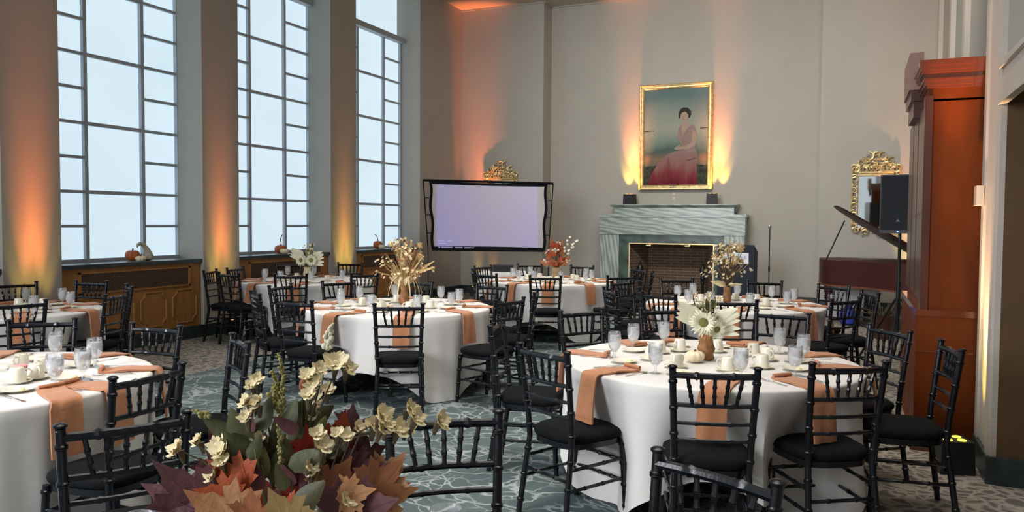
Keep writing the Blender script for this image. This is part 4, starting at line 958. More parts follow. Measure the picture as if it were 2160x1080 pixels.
def cutlery(kind):
    mb = MB()
    def strip(ps):                                   # (along, halfwidth, z)
        vs = []
        for a, w_, z in ps: vs += [(a, -w_, z), (a, w_, z), (a, w_, z + .0022), (a, -w_, z + .0022)]
        n = len(ps); fs = [(0, 1, 2, 3), tuple(reversed([(n - 1) * 4 + k for k in range(4)]))]
        for i in range(n - 1):
            for k in range(4): fs.append((i * 4 + k, i * 4 + (k + 1) % 4, (i + 1) * 4 + (k + 1) % 4, (i + 1) * 4 + k))
        mb.add(vs, fs)
    if kind == 'fork':
        strip([(-.095, .0035, .001), (-.085, .0085, .001), (-.03, .004, .003), (.03, .003, .006), (.045, .010, .005), (.055, .0115, .003)])
        for k in (-3, -1, 1, 3):
            vs = []; y = k * .0032
            for a, z in ((.053, .003), (.075, .003), (.098, .007)): vs += [(a, y - .0014, z), (a, y + .0014, z), (a, y + .0014, z + .0018), (a, y - .0014, z + .0018)]
            mb.add(vs, [(0, 1, 2, 3), (11, 10, 9, 8)] + [(i * 4 + q, i * 4 + (q + 1) % 4, (i + 1) * 4 + (q + 1) % 4, (i + 1) * 4 + q) for i in range(2) for q in range(4)])
    elif kind == 'knife':
        strip([(-.11, .0055, .001), (-.10, .0095, .001), (-.01, .006, .002), (0, .009, .001), (.06, .0105, .001), (.095, .008, .001), (.112, .001, .001)])
    else:
        strip([(-.085, .0035, .001), (-.075, .008, .001), (-.02, .0035, .003), (.03, .003, .006), (.042, .006, .005)])
        mb.grid(lambda u, v: (.038 + .05 * u, .0165 * (v * 2 - 1) * sin(pi * min(.98, max(.08, u))) ** .7, .0065 - .004 * sin(pi * u) * (1 - (2 * v - 1) ** 2)), 10, 6)
    me = mb.mesh(kind, 'silver', angle=.8)
    return me
GOB, CUP, PLT = make_goblet(), make_cup(), make_plate()
SAU = plate_mesh(.070, 'saucer'); FK, KN, SP = cutlery('fork'), cutlery('knife'), cutlery('spoon')
BUT = MB().lathe([(.001, 0), (.017, 0), (.019, .006), (.014, .013), (.001, .015)], 14, fn=lambda t, z: 1 + .06 * sin(7 * t)).mesh('butter_pat', 'butter', angle=1.0)
Zt = .7655; protos = {'g': True, 'c': True, 'p': True}
def put(proto, key, loc, rz, lab, grp):
    if protos.get(key):
        protos[key] = False; proto.location = loc; proto.rotation_euler = (0, 0, rz); proto['label'] = lab; proto['group'] = grp; return proto
    return dup(proto, loc, rz, lab, grp)
def putm(me, name, cat, loc, rz, lab, grp):
    o = link(name, me, None, loc); o.rotation_euler = (0, 0, rz); return tag(o, lab, cat, grp)
for tk in TABLES:
    (cx_, cy_), rad, nm, _ = TABLES[tk]; rn = random.Random(hash(tk[1]) % 7 + int(tk[1]) * 13)
    rn = random.Random(int(tk[1]) * 13)
    for i, (phi, pn, rr) in enumerate(PLACES[tk]):
        if tk == 'T8' and 30 < phi < 120: continue
        a = R(phi); k_ = rad / .88
        def P(r_, tg, z=Zt): return (cx_ + r_ * cos(a) - tg * sin(a), cy_ + r_ * sin(a) + tg * cos(a), z)
        wh = 'at %s place of %s' % (pn, nm)
        v = rn.randrange(4); key = (round(rad, 2), v)
        if key not in NAP: NAP[key] = napkin_mesh(rad, v)
        putm(NAP[key], 'napkin', 'napkin', (cx_, cy_, 0), a + rn.uniform(-.03, .03), 'terracotta cloth napkin hanging over the edge ' + wh, 'terracotta napkins')
        if tk == 'T8' and pn != PLACES[tk][0][1]: pass
        j = rn.uniform
        put(GOB, 'g', P(.56 * k_ + j(-.02, .02), .15 + j(-.02, .02)), j(0, 6), 'stemmed goblet of ice water ' + wh, 'water goblets')
        put(PLT, 'p', P(.50 * k_ + j(-.02, .02), -.17 + j(-.02, .02)), j(0, 6), 'cream bread plate ' + wh, 'bread plates')
        if i % 2 == 0:
            q = P(.50 * k_, -.17); putm(BUT, 'butter_pat', 'butter', (q[0] + .01, q[1] + .01, Zt + .005), 0, 'pale yellow butter pat on the bread plate ' + wh, 'butter pats')
        if rn.random() < .8 or tk == 'T7':
            q = P(.335 * k_ + j(-.02, .02), .10 + j(-.03, .02)); ra = j(0, 6)
            putm(SAU, 'saucer', 'saucer', q, 0, 'cream saucer under the upturned cup ' + wh, 'saucers')
            put(CUP, 'c', (q[0], q[1], Zt + .0085), ra, 'cream coffee cup turned upside down ' + wh, 'coffee cups')
        fa = a + pi
        putm(FK, 'fork', 'fork', P(.69 * k_, -.115), fa + j(-.15, .15), 'silver fork left of the napkin ' + wh, 'forks')
        putm(KN, 'knife', 'knife', P(.69 * k_, .105), fa + j(-.1, .1), 'silver knife right of the napkin ' + wh, 'knives')
        putm(SP, 'spoon', 'spoon', P(.69 * k_, .145), fa + j(-.15, .15), 'silver spoon right of the knife ' + wh, 'spoons')
dup(GOB, (-.852, 1.60, Zt), 0, 'goblet whose rim shows at the bottom edge of the foreground table', 'water goblets')
def caddy(x, y, lab):
    t = thing('sweetener_caddy', lab, 'caddy', (x, y, Zt)); MB().box(-.04, .04, -.03, .03, 0, .045).build('holder', 'white_card', t, smooth=False)
    for k in range(5): MB().box(-.033, .033, -.024 + k * .010, -.018 + k * .010, .01, .075).build('packet', 'caddy_pink', t, smooth=False)
caddy(-3.93, 2.72, 'white caddy of pink sweetener packets on the near left table')

# ------------------------------------------------------------------ pumpkins and gourds
def pumpkin_mb(r, h, ribs=10, depth=.09):
    mb = MB(); prof = []
    for j in range(15):
        q = pi * j / 14; prof.append((r * (sin(q) ** .85 if sin(q) > 0 else 0) * 1.0 + .0015, h / 2 * (1 - cos(q)) - (h * .10 * math.exp(-((pi - q) / .5) ** 2))))
    return mb.lathe(prof, 60, fn=lambda t, z: 1 - depth * abs(cos(ribs * t / 2)) ** 3)
def pumpkin(x, y, z, r, h, mt, lab, stem=((0, 0, 0), (.01, 0, .03)), grp='decorative pumpkins', sr=.008, rz=0):
    t = thing('pumpkin', lab, 'pumpkin', (x, y, z), rz, grp); pumpkin_mb(r, h).build('flesh', mt, t, angle=1.2)
    pts = [(p[0], p[1], h * .88 + p[2]) for p in stem]; MB().tube(pts, [sr * 1.4] + [sr] * (len(pts) - 2) + [sr * .9], 7).build('stem', 'stem_brown', t); return t
SZ = 1.0685
tallstem = ((0, 0, 0), (0, .005, .04), (0, -.01, .09), (0, .015, .15), (0, .035, .17))
pumpkin(-8.40, 7.30, SZ, .088, .15, 'pumpkin_orange', 'orange pumpkin on the nearest window sill', grp='sill pumpkins')
pumpkin(-8.27, 7.31, SZ, .066, .075, 'pumpkin_white', 'flat white pumpkin in front of the orange one on the nearest sill', grp='sill pumpkins')
t = thing('swan_gourd', 'pale speckled gourd with curved neck on the nearest window sill', 'gourd', (-8.36, 7.50, SZ), 0)
MB().tube([(0, -.0, .001), (0, 0, .02), (0, 0, .06), (0, -.005, .10), (0, -.03, .16), (0, -.07, .205), (0, -.12, .225), (0, -.155, .205), (0, -.165, .185)], [.03, .062, .07, .055, .036, .027, .022, .019, .012], 14).build('flesh', 'gourd_pale', t)
MB().tube([(0, -.163, .187), (0, -.158, .165)], .005, 6).build('stem', 'stem_brown', t)
pumpkin(-8.40, 10.14, SZ, .100, .15, 'pumpkin_orange', 'orange pumpkin with tall stem on the middle window sill', tallstem, 'sill pumpkins')
pumpkin(-8.26, 10.06, SZ, .072, .09, 'pumpkin_white', 'small white pumpkin before the orange one on the middle sill', grp='sill pumpkins')
pumpkin(-8.30, 10.30, SZ, .05, .065, 'pumpkin_white', 'smallest white pumpkin, right of the orange one on the middle sill', grp='sill pumpkins')
pumpkin(-8.40, 12.95, SZ, .088, .16, 'pumpkin_orange', 'orange pumpkin with tall bent stem on the far window sill', ((0, 0, 0), (0, .0, .04), (0, -.02, .09), (0, -.07, .13), (0, -.1, .13)), 'sill pumpkins')
pumpkin(-8.26, 12.88, SZ, .066, .09, 'pumpkin_white', 'white pumpkin in front of the orange one on the far sill', grp='sill pumpkins')
t = thing('swan_gourd', 'pale long gourd lying beside the pumpkins on the far sill', 'gourd', (-8.3, 13.2, SZ), 0)
MB().tube([(0, 0, .03), (0, .03, .055), (0, .12, .07), (0, .2, .10), (0, .24, .11)], [.02, .05, .055, .03, .015], 12).build('flesh', 'gourd_pale', t)
pumpkin(-.845, 4.735, Zt, .058, .075, 'pumpkin_white', 'small white pumpkin beside the vase on the near right table', ((0, 0, 0), (.003, 0, .012)), 'table pumpkins', .006)
pumpkin(-4.12, 6.36, Zt, .058, .07, 'pumpkin_white', 'small cream pumpkin before the vase on the middle table', ((0, 0, 0), (.003, 0, .015)), 'table pumpkins', .006)
pumpkin(-4.02, 6.40, Zt, .035, .05, 'pumpkin_white', 'tiny cream pumpkin right of the larger one on the middle table', ((0, 0, 0), (.003, 0, .012)), 'table pumpkins', .005)

# ------------------------------------------------------------------ bouquet pieces
def frame_to(o, d, roll=0.0):                         # local +Z along d, local -Y towards the viewer side
    d = Vector(d).normalized(); q = d.to_track_quat('Z', 'Y'); o.rotation_mode = 'QUATERNION'
    from mathutils import Quaternion
    o.rotation_quaternion = q @ Quaternion((0, 0, 1), roll)
def blade(length, width, curl=.15, cup=.2, tip=.6, nseg=10, fold=0.0):
    mb = MB()
    def f(u, v):
        w_ = width * (sin(pi * min(1, u ** tip * .97 + .015)) ** .8) ; y = (v * 2 - 1)
        return (y * w_, -curl * length * u * u + cup * w_ * abs(y), length * u)
    return mb.grid(f, nseg, 4)
def maple(size):
    pts = [(0, 0), (.10, .10), (.38, .02), (.33, .14), (.62, .22), (.50, .34), (.52, .42), (.40, .46), (.56, .66), (.40, .66), (.34, .74), (.22, .62), (.20, .80), (.12, .86), (0, 1.15)]
    full = pts + [(-x, y) for x, y in reversed(pts[1:-1])]
    mb = MB(); c = (0, .35); n = len(full)
    def z3(x, y): return (x * size, -.35 * size * (abs(x) ** 1.5) * .6 - .18 * size * y * y + .02 * size * sin(9 * x + 5 * y), y * size)
    vs = [z3(*c)]; 
    for q in (.5, 1.0):
        for p in full: vs.append(z3(c[0] + (p[0] - c[0]) * q, c[1] + (p[1] - c[1]) * q))
    fs = [(0, 1 + i, 1 + (i + 1) % n) for i in range(n)] + [(1 + i, 1 + n + i, 1 + n + (i + 1) % n, 1 + (i + 1) % n) for i in range(n)]
    mb.add(vs, fs)
    for tip in ((0, 1.05), (.52, .24), (-.52, .24), (.48, .60), (-.48, .60)):     # raised veins
        a, b = Vector(z3(0, .05)), Vector(z3(*tip)); mb.tube([a, a.lerp(b, .5) + Vector((0, -.012 * size, 0)), b], [.008 * size, .006 * size, .002 * size], 4)
    return mb
def blossom_mb(r, seed=0, layers=2, n=5):
    rn = random.Random(seed); mb = MB()
    for L_ in range(layers):
        for k in range(n):
            a = 2 * pi * (k + .5 * L_) / n + rn.uniform(-.2, .2); tilt = .75 + .35 * L_ + rn.uniform(-.3, .2); rr = r * (1 - .25 * L_)
            def f(u, v, a=a, tilt=tilt, rr=rr):
                w_ = rr * .52 * sin(pi * min(.97, .12 + .80 * u)) ; y = (v * 2 - 1) * w_
                rad = rr * u * cos(tilt * (1 - .5 * u)); z = rr * u * sin(tilt) + .10 * rr * sin(6 * v + a) * u - .25 * abs(y) * u
                return (rad * cos(a) - y * sin(a), rad * sin(a) + y * cos(a), z)
            mb.grid(f, 4, 4)
    mb.blob((0, 0, r * .12), (r * .3, r * .3, r * .28), 7, 5); return mb
def sunflower(r, parent, loc, d, petal='petal_ivory', seed=1):
    rn = random.Random(seed); mb = MB(); nn = 27
    for L_ in range(3):
        for k in range(nn):
            a = 2 * pi * (k + .33 * L_) / nn + rn.uniform(-.08, .08); ln = r * (1.0 - .12 * L_) * rn.uniform(.85, 1.08); tl = .05 + .28 * L_ + rn.uniform(-.1, .1)
            def f(u, v, a=a, ln=ln, tl=tl):
                s = r * .28 + (ln - r * .28) * u; w_ = r * .085 * sin(pi * min(.98, .15 + .83 * u)); y = (v * 2 - 1) * w_
                return (s * cos(a) - y * sin(a), s * sin(a) + y * cos(a), r * .08 + tl * (s - r * .28) - .25 * r * u * u * (1 - L_ * .3) + .3 * abs(y))
            mb.grid(f, 5, 2)
    o = mb.build('petals', petal, parent, angle=1.3); o.location = loc; frame_to(o, d)
    o2 = MB().blob((0, 0, r * .08), (r * .34, r * .34, r * .12), 16, 8).build('flower_head', 'seed_green', parent, angle=1.3); o2.location = loc; frame_to(o2, d)
BL_M = {c: [blossom_mb(.022, s).mesh('blossom', c, angle=1.3) for s in (1, 2, 3)] for c in ('petal_cream', 'petal_white', 'rust', 'pale_dry')}
LEAF = {}
def leaf(parent, kind, mt, size, loc, d, roll=0, wid=.22, name='leaf', curl=.15):
    key = (kind, mt, round(size, 2), wid, curl)
    if key not in LEAF:
        LEAF[key] = (maple(size) if kind == 'maple' else blade(size, size * wid, curl)).mesh(name, mt, angle=1.2)
    o = link(name, LEAF[key], parent, loc); frame_to(o, d, roll); return o
def blossom(parent, mt, loc, d, s=1.0, name='blossom'):
    o = link(name, random.choice(BL_M[mt]), parent, loc); frame_to(o, d); o.scale = (s, s, s); return o
def spike(parent, pts, r, mt, seed, name='flower_spike'):
    rn = random.Random(seed); mb = MB(); P = [Vector(p) for p in pts]; mb.tube(P, .0022, 5)
    for i in range(len(P) - 1):
        k = max(2, int((P[i + 1] - P[i]).length / (r * .55)))
        for j in range(k):
            c = P[i].lerp(P[i + 1], j / k); f = 1 - .5 * (i + j / k) / (len(P) - 1)
            for q in range(3): mb.blob(c + Vector((rn.uniform(-1, 1), rn.uniform(-1, 1), rn.uniform(-.5, .5))) * r * .6 * f, r * f * rn.uniform(.35, .6), 5, 4)
    return mb.build(name, mt, parent, angle=1.3)
def vase(parent, prof, mt, lump=.0, name='vase'):
    return MB().lathe(prof, 24, fn=lambda t, z: 1 + lump * sin(5 * t + z * 40) + lump * .7 * sin(3 * t - z * 60)).build(name, mt, parent, angle=1.2)

# foreground bouquet: lateral u, height z, depth v (towards the fireplace end) around the vase
VX, VY = -.93, 1.13; ru = rt.copy(); rv = Vector((fw.x, fw.y, 0)).normalized()
BQ = thing('flower_arrangement', 'large autumn bouquet of maple leaves and cream blossoms in the foreground', 'flower arrangement', (VX, VY, Zt))
S_ = 1.41 / 1664
def Q(px, py, v=0.0):                                # picture position -> place in the bouquet at depth offset v
    d = 1.41 + v; u = (px - 600) / 1664 * d; z = 1.594 - (py - 463) / 1664 * d - Zt
    return ru * u + rv * v + Vector((0, 0, z))
vase(BQ, [(.035, .0), (.05, .01), (.058, .06), (.05, .12), (.042, .16), (.048, .185), (.044, .185), (.038, .16), (.03, .02), (.001, .015)], 'bark', .05)
root = Vector((0, 0, .15))
def stem(parent, a, b, r=.0022, mt='stem_green', bend=.03, name='stem'):
    a = Vector(a); b = Vector(b); m = a.lerp(b, .5) + Vector((random.uniform(-1, 1), random.uniform(-1, 1), 0)) * bend * (b - a).length
    return MB().tube([a, a.lerp(m, .6), m, m.lerp(b, .5), b], [r * 1.3, r * 1.2, r, r, r * .7], 5).build(name, mt, parent)
def dirp(ang, tow=.5):                                # direction: angle in the picture plane (90 = up), tow = lean away from the viewer
    return (ru * cos(R(ang)) + Vector((0, 0, 1)) * sin(R(ang)) + rv * tow)
def face(o_, d, px_n):                                # orient a leaf: long axis d, flat side to the viewer
    d = Vector(d).normalized(); n_ = Vector(px_n); n_ = (n_ - d * n_.dot(d)).normalized(); y_ = -n_; x_ = y_.cross(d)
    o_.rotation_mode = 'QUATERNION'; o_.rotation_quaternion = Matrix((x_, y_, d)).transposed().to_quaternion()
view_n = -rv + Vector((0, 0, .35))
ML = [  # px, py of the leaf base, direction, size, material, depth
 (455, 1100, 125, .135, 'leaf_burgundy', -.02), (470, 1035, 112, .105, 'leaf_burgundy', .06), (430, 1085, 165, .10, 'leaf_burgundy', -.04), (478, 1000, 100, .075, 'leaf_burgundy', .09),
 (560, 1135, 148, .115, 'leaf_tan', -.10), (548, 1040, 150, .085, 'leaf_orange', -.06), (575, 1125, 85, .075, 'leaf_rust', -.12), (500, 965, 130, .065, 'leaf_tan', .05), (495, 985, 150, .07, 'leaf_tan', .03),
 (668, 1135, 112, .085, 'leaf_gold', -.14), (620, 1135, 60, .075, 'leaf_orange', -.12), (680, 1020, 58, .115, 'leaf_burgundy', .03), (665, 985, 75, .085, 'leaf_red', .05), (640, 985, 112, .07, 'leaf_red', .02),
 (688, 960, 80, .075, 'leaf_orange', .06), (708, 930, 78, .075, 'leaf_burgundy', .10), (720, 1000, 10, .075, 'leaf_burgundy', .0), (775, 1050, 42, .085, 'leaf_rust', -.02), (745, 1030, 78, .06, 'leaf_rust', .03), (725, 1055, 12, .075, 'leaf_tan', -.05),
 (770, 1055, 12, .075, 'leaf_rust', .0), (735, 1095, 20, .095, 'leaf_burgundy', -.04), (690, 1060, 60, .09, 'leaf_rust', -.02), (612, 1050, 95, .09, 'leaf_red', .03), (560, 1010, 100, .075, 'leaf_burgundy', .07),
 (738, 1015, 92, .095, 'leaf_burgundy', .09), (705, 990, 98, .075, 'leaf_red', .08), (655, 965, 98, .060, 'leaf_red', .0), (785, 1040, 48, .085, 'leaf_tan', .01), (775, 1060, 8, .085, 'leaf_tan', -.01), (590, 1090, 110, .08, 'leaf_red', .02), (535, 1060, 170, .075, 'leaf_orange', -.07), (700, 1100, 30, .09, 'leaf_burgundy', -.06), (640, 1060, 85, .07, 'leaf_burgundy', .04)]
for i, (px, py, an, sz, mt, v) in enumerate(ML):
    o = leaf(BQ, 'maple', mt, sz, Q(px, py, v), (0, 0, 1), name='maple_leaf'); face(o, dirp(an, -.10 + .25 * (i % 3)), view_n + ru * (.35 * ((i * 37) % 5 - 2) / 2))
    if i % 2 == 0: stem(BQ, root, Q(px, py, v + .01), .0018, 'stem_brown')
for px, py, an, sz, wd, v in ((515, 985, 97, .105, .30, -.02), (500, 935, 145, .075, .24, .0), (628, 905, 82, .065, .32, .03), (545, 1020, 118, .10, .28, -.04), (625, 985, 20, .075, .25, -.05), (588, 1030, 75, .09, .28, -.02), (600, 1000, 110, .075, .28, .0), (650, 1075, 40, .07, .3, -.08), (575, 950, 98, .06, .25, .04)):
    o = leaf(BQ, 'blade', 'leaf_olive', sz, Q(px, py, v), (0, 0, 1), wid=wd, name='green_leaf'); face(o, dirp(an, .1), view_n + ru * random.uniform(-.3, .3))
BLS = [(378, 951, 1.25), (404, 933, .9), (460, 941, 1.1), (481, 956, 1.25), (455, 998, 1.2), (466, 1008, 1.0), (484, 978, 1.0), (459, 978, .9), (525, 802, .9), (527, 815, .8), (538, 850, 1.05), (540, 864, .9), (557, 852, 1.0), (540, 882, .9), (545, 930, .9), (547, 955, .7), (553, 978, .7),
 (712, 768, 1.5), (718, 775, 1.0), (662, 780, 1.1), (660, 792, 1.0), (675, 812, 1.15), (684, 822, .9), (651, 840, 1.1), (645, 850, .9), (673, 834, .95), (646, 880, .9), (690, 930, 1.35), (700, 942, 1.2), (712, 935, 1.1), (688, 918, 1.0), (740, 902, .9), (747, 921, .9), (730, 915, .8),
 (781, 902, 1.25), (790, 898, .95), (818, 878, 1.35), (822, 903, 1.0), (836, 897, .9), (855, 906, 1.25), (848, 900, .9), (873, 862, 1.1), (892, 882, 1.1), (918, 888, 1.25), (671, 985, 1.0), (668, 997, 1.0), (670, 1028, 1.2), (672, 1040, .9), (750, 1058, 1.1), (766, 1056, 1.2), (758, 1066, .9), (488, 1002, .8), (585, 1065, .7), (690, 1063, .8), (640, 1000, .6), (545, 1068, .6)]
rb = random.Random(11)
for i, (px, py, s_) in enumerate(BLS):
    v = rb.uniform(-.06, .05); p = Q(px, py, v); d = (-rv * .55 + Vector((0, 0, .8)) + ru * rb.uniform(-.6, .6) + ru * (px - 600) / 260)
    blossom(BQ, 'petal_cream', p, d, s_ * .80)
    b_ = p - Vector(d).normalized() * .004
    MB().tube([b_, b_ - Vector((0, 0, .022)) + ru * (600 - px) / 40000], [.007, .003], 6).build('calyx', 'stem_brown', BQ)
for tgt, via in (((918, 892), (760, 915)), ((873, 866), (720, 930)), ((855, 908), (740, 925)), ((712, 775), (662, 900)), ((662, 790), (640, 930)), ((675, 815), (645, 930)), ((525, 810), (560, 950)), ((538, 860), (560, 960)), ((378, 953), (470, 1010)), ((404, 935), (480, 1000)), ((460, 945), (520, 1010)), ((690, 935), (650, 1000)), ((758, 1060), (680, 1080)), ((670, 1030), (640, 1090)), ((557, 855), (575, 960))):
    a, b, c = root, Q(*via), Q(*tgt)
    MB().tube([a, a.lerp(b, .5) + ru * .005, b, b.lerp(c, .5) + Vector((0, 0, .006)), c], [.0028, .0024, .002, .0016, .0012], 5).build('stem', 'stem_brown', BQ)
spike(BQ, [Q(594, 961), Q(596, 880), Q(597, 790), Q(592, 762), Q(586, 742)], .0085, 'spike_green', 1)
spike(BQ, [Q(580, 950, .03), Q(585, 880, .03), Q(578, 825, .03), Q(570, 800, .03), Q(565, 778, .03)], .011, 'spike_green', 2)
spike(BQ, [Q(600, 1040, -.03), Q(603, 980, -.03), Q(600, 930, -.03), Q(602, 900, -.03)], .010, 'spike_green', 3)
spike(BQ, [Q(440, 878, .0), Q(420, 872), Q(402, 866)], .011, 'spike_green', 4)
spike(BQ, [Q(576, 860, .01), Q(572, 830, .01), Q(580, 806, .01)], .015, 'spike_green', 5)
spike(BQ, [Q(675, 728, .05), Q(678, 708, .05), Q(683, 690, .05), Q(688, 678, .05)], .013, 'petal_ivory', 6, 'grass_plume')
stem(BQ, Q(650, 900, .05), Q(675, 728, .05), .0014); stem(BQ, Q(628, 900, .03), Q(629, 830, .03), .0016, 'stem_brown')
o = MB().blob((0, 0, 0), (.007, .007, .013), 8, 6).build('bud', 'rust', BQ); o.location = Q(629, 812, .03)
for k in range(40):
    p = Q(random.uniform(525, 690), random.uniform(900, 1065), random.uniform(-.05, .08)); o = leaf(BQ, 'blade', random.choice(('leaf_olive', 'leaf_burgundy', 'leaf_olive', 'stem_green')), random.choice((.035, .05, .065)), p, (0, 0, 1), wid=.27, name='small_leaf')
    face(o, dirp(random.uniform(30, 150), random.uniform(-.3, .3)), view_n + ru * random.uniform(-.6, .6))
for k in range(14): stem(BQ, root, Q(random.uniform(520, 700), random.uniform(930, 1000), random.uniform(-.05, .08)), .0016)

def dried(nm, loc, label, H, W, seed, vprof, vmat, palette, n_fill, lump=.05, base_leaves=6, blm='petal_cream', droop=False, sc_=1.0, thist=5):
    rn = random.Random(seed); t = thing('flower_arrangement', label, 'flower arrangement', loc)
    vase(t, vprof, vmat, lump); vh = max(z for r_, z in vprof); r0 = Vector((0, 0, vh * .8))
    for k in range(n_fill):
        a = rn.uniform(0, 2 * pi); q_ = rn.random(); hh = .30 + .70 * q_ ; e = (1 - .72 * q_ ** 1.6) * rn.uniform(.25, 1)
        rad = W * e; h = vh + (H - vh) * hh * (1 - .25 * e * (1 - q_))
        p = Vector((rad * cos(a), rad * sin(a), h)); c = r0.lerp(p, .55) + Vector((0, 0, .05 * sc_))
        MB().tube([r0, c, p], [.0022, .0018, .0012], 4).build('stem', palette['stem'], t)
        ty = rn.random()
        if ty < .60:
            for q in range(3):
                blossom(t, blm if rn.random() < .75 else palette['b2'], p + Vector((rn.uniform(-.03, .03), rn.uniform(-.03, .03), rn.uniform(-.06, .01))), (cos(a), sin(a), 1), rn.uniform(.55, .95) * sc_)
        elif ty < .9: spike(t, [c, c.lerp(p, .5), p + Vector((0, 0, .02))], .008 * sc_, palette['spike'], k)
        else:
            leaf(t, 'blade', palette['leaf'], .11, c, (p - c), rn.uniform(0, 6), .09)
    for k in range(thist):
        a = rn.uniform(0, 2 * pi); p = Vector((W * .45 * cos(a), W * .45 * sin(a), rn.uniform(H * .65, H * .92)))
        mb = MB(); mb.blob(p, .026 * sc_, 8, 6)
        for q in range(26):
            d = Vector((rn.gauss(0, 1), rn.gauss(0, 1), rn.gauss(0, 1))).normalized(); mb.tube([p + d * .02 * sc_, p + d * .042 * sc_], [.005, .0015], 4)
        mb.build('seed_head', 'pale_dry' if k % 2 else 'tan_dry', t, angle=1.3); stem(t, r0, p, .002, palette['stem'])
    for k in range(base_leaves):
        a = 2 * pi * k / max(1, base_leaves) + rn.uniform(-.3, .3)
        leaf(t, 'blade', palette['base'], rn.choice((.14, .17)), (0.02 * cos(a), .02 * sin(a), vh + .01), (cos(a), sin(a), rn.uniform(.25, .9)), rn.uniform(0, 6), .16, curl=.3)
    if droop:
        for k in range(9):
            a = 2 * pi * k / 9; mb = MB(); q = [(0.02, vh + .04), (.07, vh + .10), (.13, vh + .06), (.165, vh - .02), (.18, vh - .10)]
            def f(u, v, a=a, q=q):
                i = min(3, int(u * 4)); s = u * 4 - i; r_ = q[i][0] + (q[i + 1][0] - q[i][0]) * s; z = q[i][1] + (q[i + 1][1] - q[i][1]) * s; w_ = (.014 * (1 - u) + .003) * (v * 2 - 1)
                return (r_ * cos(a) - w_ * sin(a), r_ * sin(a) + w_ * cos(a), z)
            mb.grid(f, 10, 2).build('husk_ribbon', 'pale_dry', t)
    return t
VB = [(.03, .0), (.042, .01), (.046, .05), (.040, .09), (.034, .12), (.040, .16), (.036, .16), (.030, .12), (.03, .02), (.001, .015)]
TAN = dict(stem='tan_dry', b2='rust', spike='tan_dry', leaf='pale_dry', base='pale_dry')
MIX = dict(stem='stem_brown', b2='petal_white', spike='tan_dry', leaf='rust', base='pale_dry')
ORG = dict(stem='stem_brown', b2='petal_white', spike='leaf_rust', leaf='leaf_orange', base='leaf_orange')
GRN = dict(stem='stem_green', b2='petal_white', spike='spike_green', leaf='leaf_olive', base='petal_ivory')
t = dried('', (-4.10, 6.80, Zt), 'tall spreading bouquet of tan dried flowers on the middle table', .66, .36, 21, [(.03, 0), (.05, .01), (.056, .05), (.045, .10), (.032, .14), (.042, .19), (.038, .19), (.03, .14), (.03, .02), (.001, .015)], 'bark', TAN, 84, droop=True, blm='petal_cream', thist=7)
for d in ((1, .3, .5), (1, .1, .25), (.8, -.2, .7)): leaf(t, 'blade', 'tan_dry', .30, (.06, 0, .30), d, 1, .07, curl=-.1)
dried('', (-1.20, 8.55, Zt), 'tan and rust dried bouquet in a bark vase before the fireplace', .66, .30, 22, VB, 'bark', MIX, 76, blm='pale_dry', thist=11)
t = dried('', (-3.93, 10.75, Zt), 'orange and rust leaf bouquet with white sprigs before the screen', .56, .23, 23, [(.04, 0), (.055, .005), (.055, .17), (.06, .18), (.05, .18), (.045, .02), (.001, .01)], 'tan_vase', ORG, 50, lump=.01, blm='petal_white', thist=0)
for k, d in enumerate(((.4, 0, 1), (.65, .1, 1), (.55, -.1, .8))):
    dv = Vector(d).normalized(); stem(t, (0, 0, .15), dv * .55 + Vector((0, 0, .1)), .002, 'stem_brown')
    for q in range(5): blossom(t, 'petal_white', dv * (.32 + .055 * q) + Vector((.012 * (-1) ** q, 0, .12)), (0, -1, .5), .9)
for k in range(26):
    a = R(k * 137.5); e = (k % 5) / 4; z = .20 + .26 * (1 - e) * random.uniform(.7, 1.1); mk = ('leaf_orange', 'leaf_rust', 'leaf_orange', 'rust', 'tan_dry')[k % 5]
    o = leaf(t, 'maple' if k % 2 else 'blade', mk if k % 2 else ('leaf_orange' if k % 4 else 'leaf_rust'), (.12, .10)[k % 2] if k % 2 else .15, (.03 * cos(a) + e * .09 * cos(a), .03 * sin(a) + e * .09 * sin(a), z), (0, 0, 1), name='autumn_leaf'); face(o, Vector((cos(a), sin(a), 1.6 - e)), Vector((cos(a) * .2, -1, .3)))
dried('', (-7.30, 4.62, Zt), 'white-budded bouquet on the far left table at the picture edge', .50, .22, 24, VB, 'bark', MIX, 34, blm='petal_white', thist=3)
dried('', (-4.30, 2.62, Zt), 'tan dried bouquet on the near left table just outside the picture', .50, .22, 27, VB, 'bark', TAN, 20, blm='petal_white', thist=2)

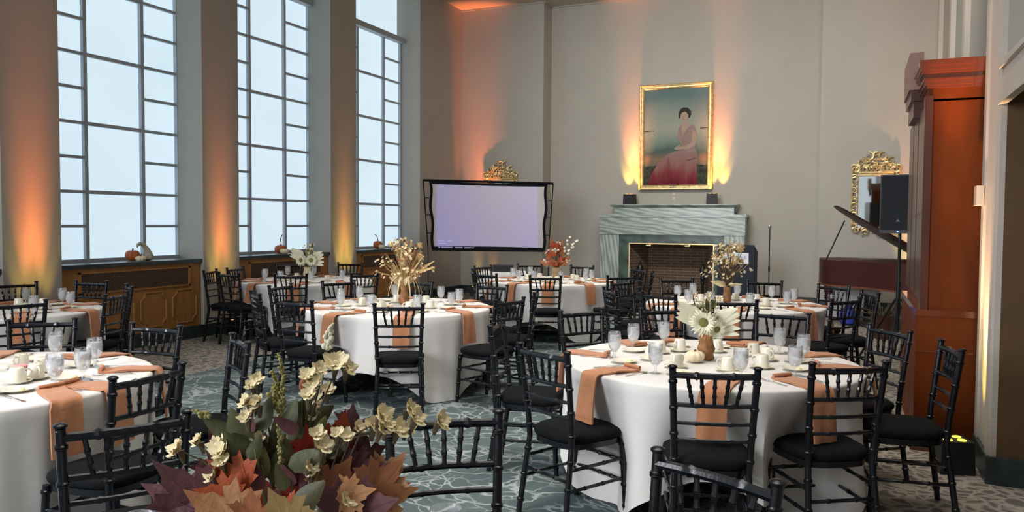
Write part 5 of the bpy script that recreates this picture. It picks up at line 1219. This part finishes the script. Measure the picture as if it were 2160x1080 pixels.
def sunbouquet(loc, label, s, seed, vprof, vmat, heads, lump=.05):
    rn = random.Random(seed); t = thing('flower_arrangement', label, 'flower arrangement', loc); vase(t, vprof, vmat, lump); vh = max(z for r_, z in vprof); r0 = Vector((0, 0, vh * .8))
    for i, (u, z, v, r_, d) in enumerate(heads):
        p = ru * u + rv * v + Vector((0, 0, z)); dd = ru * d[0] + rv * d[1] + Vector((0, 0, d[2])); sunflower(r_, t, p, dd, seed=i + seed); stem(t, r0, p - dd.normalized() * .02, .003)
    for sx, z0, an in ((-1, .26, 160), (-1, .23, 170), (-1, .25, 148), (-1, .27, 152), (-1, .24, 164), (1, .24, 12), (1, .21, -6), (1, .25, 24), (1, .23, 4), (1, .20, -16), (1, .24, 16)):   # long pale plume petals
        p = ru * (sx * .03 * s) + Vector((0, 0, z0 * s)); o = leaf(t, 'blade', 'petal_ivory', round(.17 * s, 2), p, (0, 0, 1), wid=.19, name='plume', curl=.05); face(o, dirp(an, -.1), view_n)
    for k in range(20):
        a = rn.uniform(0, 6.28); p = Vector((.09 * s * rn.random() * cos(a), .09 * s * rn.random() * sin(a), rn.uniform(.28, .40) * s)); stem(t, r0, p, .0017)
        if k % 3 < 2: blossom(t, 'petal_cream', p, (cos(a), sin(a) - .8, .8), rn.uniform(.5, .8) * s)
        else: leaf(t, 'blade', 'leaf_olive', .08, p - Vector((0, 0, .05)), (cos(a) * .4, sin(a) * .4, 1), rn.uniform(0, 6), .22, name='green_leaf')
    for k in range(6):
        a = rn.uniform(0, 6.28); leaf(t, 'blade', 'leaf_olive', .09, r0 + Vector((0, 0, .08)), (cos(a), sin(a), 1.1), 0, .25, name='green_leaf')
    return t
sunbouquet((-.80, 4.86, Zt), 'white sunflowers and pale plumes in a bark vase, near right table', 1.0, 31, [(.038, .0), (.048, .01), (.042, .04), (.052, .07), (.040, .11), (.046, .15), (.050, .165), (.044, .165), (.036, .11), (.03, .02), (.001, .015)], 'bark',
    [(-.035, .235, -.06, .088, (-.1, -1, .15)), (.045, .195, -.055, .070, (.35, -1, -.35)), (0, .17, -.03, .06, (-.1, -.8, -.7)), (-.02, .30, .06, .07, (0, .6, .8))], .07)
sunbouquet((-7.15, 9.20, Zt), 'two white sunflowers with plumes in a cream vase by the windows', 1.25, 32, [(.045, .0), (.055, .01), (.06, .08), (.05, .13), (.052, .17), (.046, .17), (.04, .02), (.001, .01)], 'cream_vase',
    [(-.07, .27, -.07, .095, (-.3, -1, .1)), (.07, .27, -.07, .095, (.3, -1, .1)), (0, .36, .05, .08, (0, .5, 1))], .01)
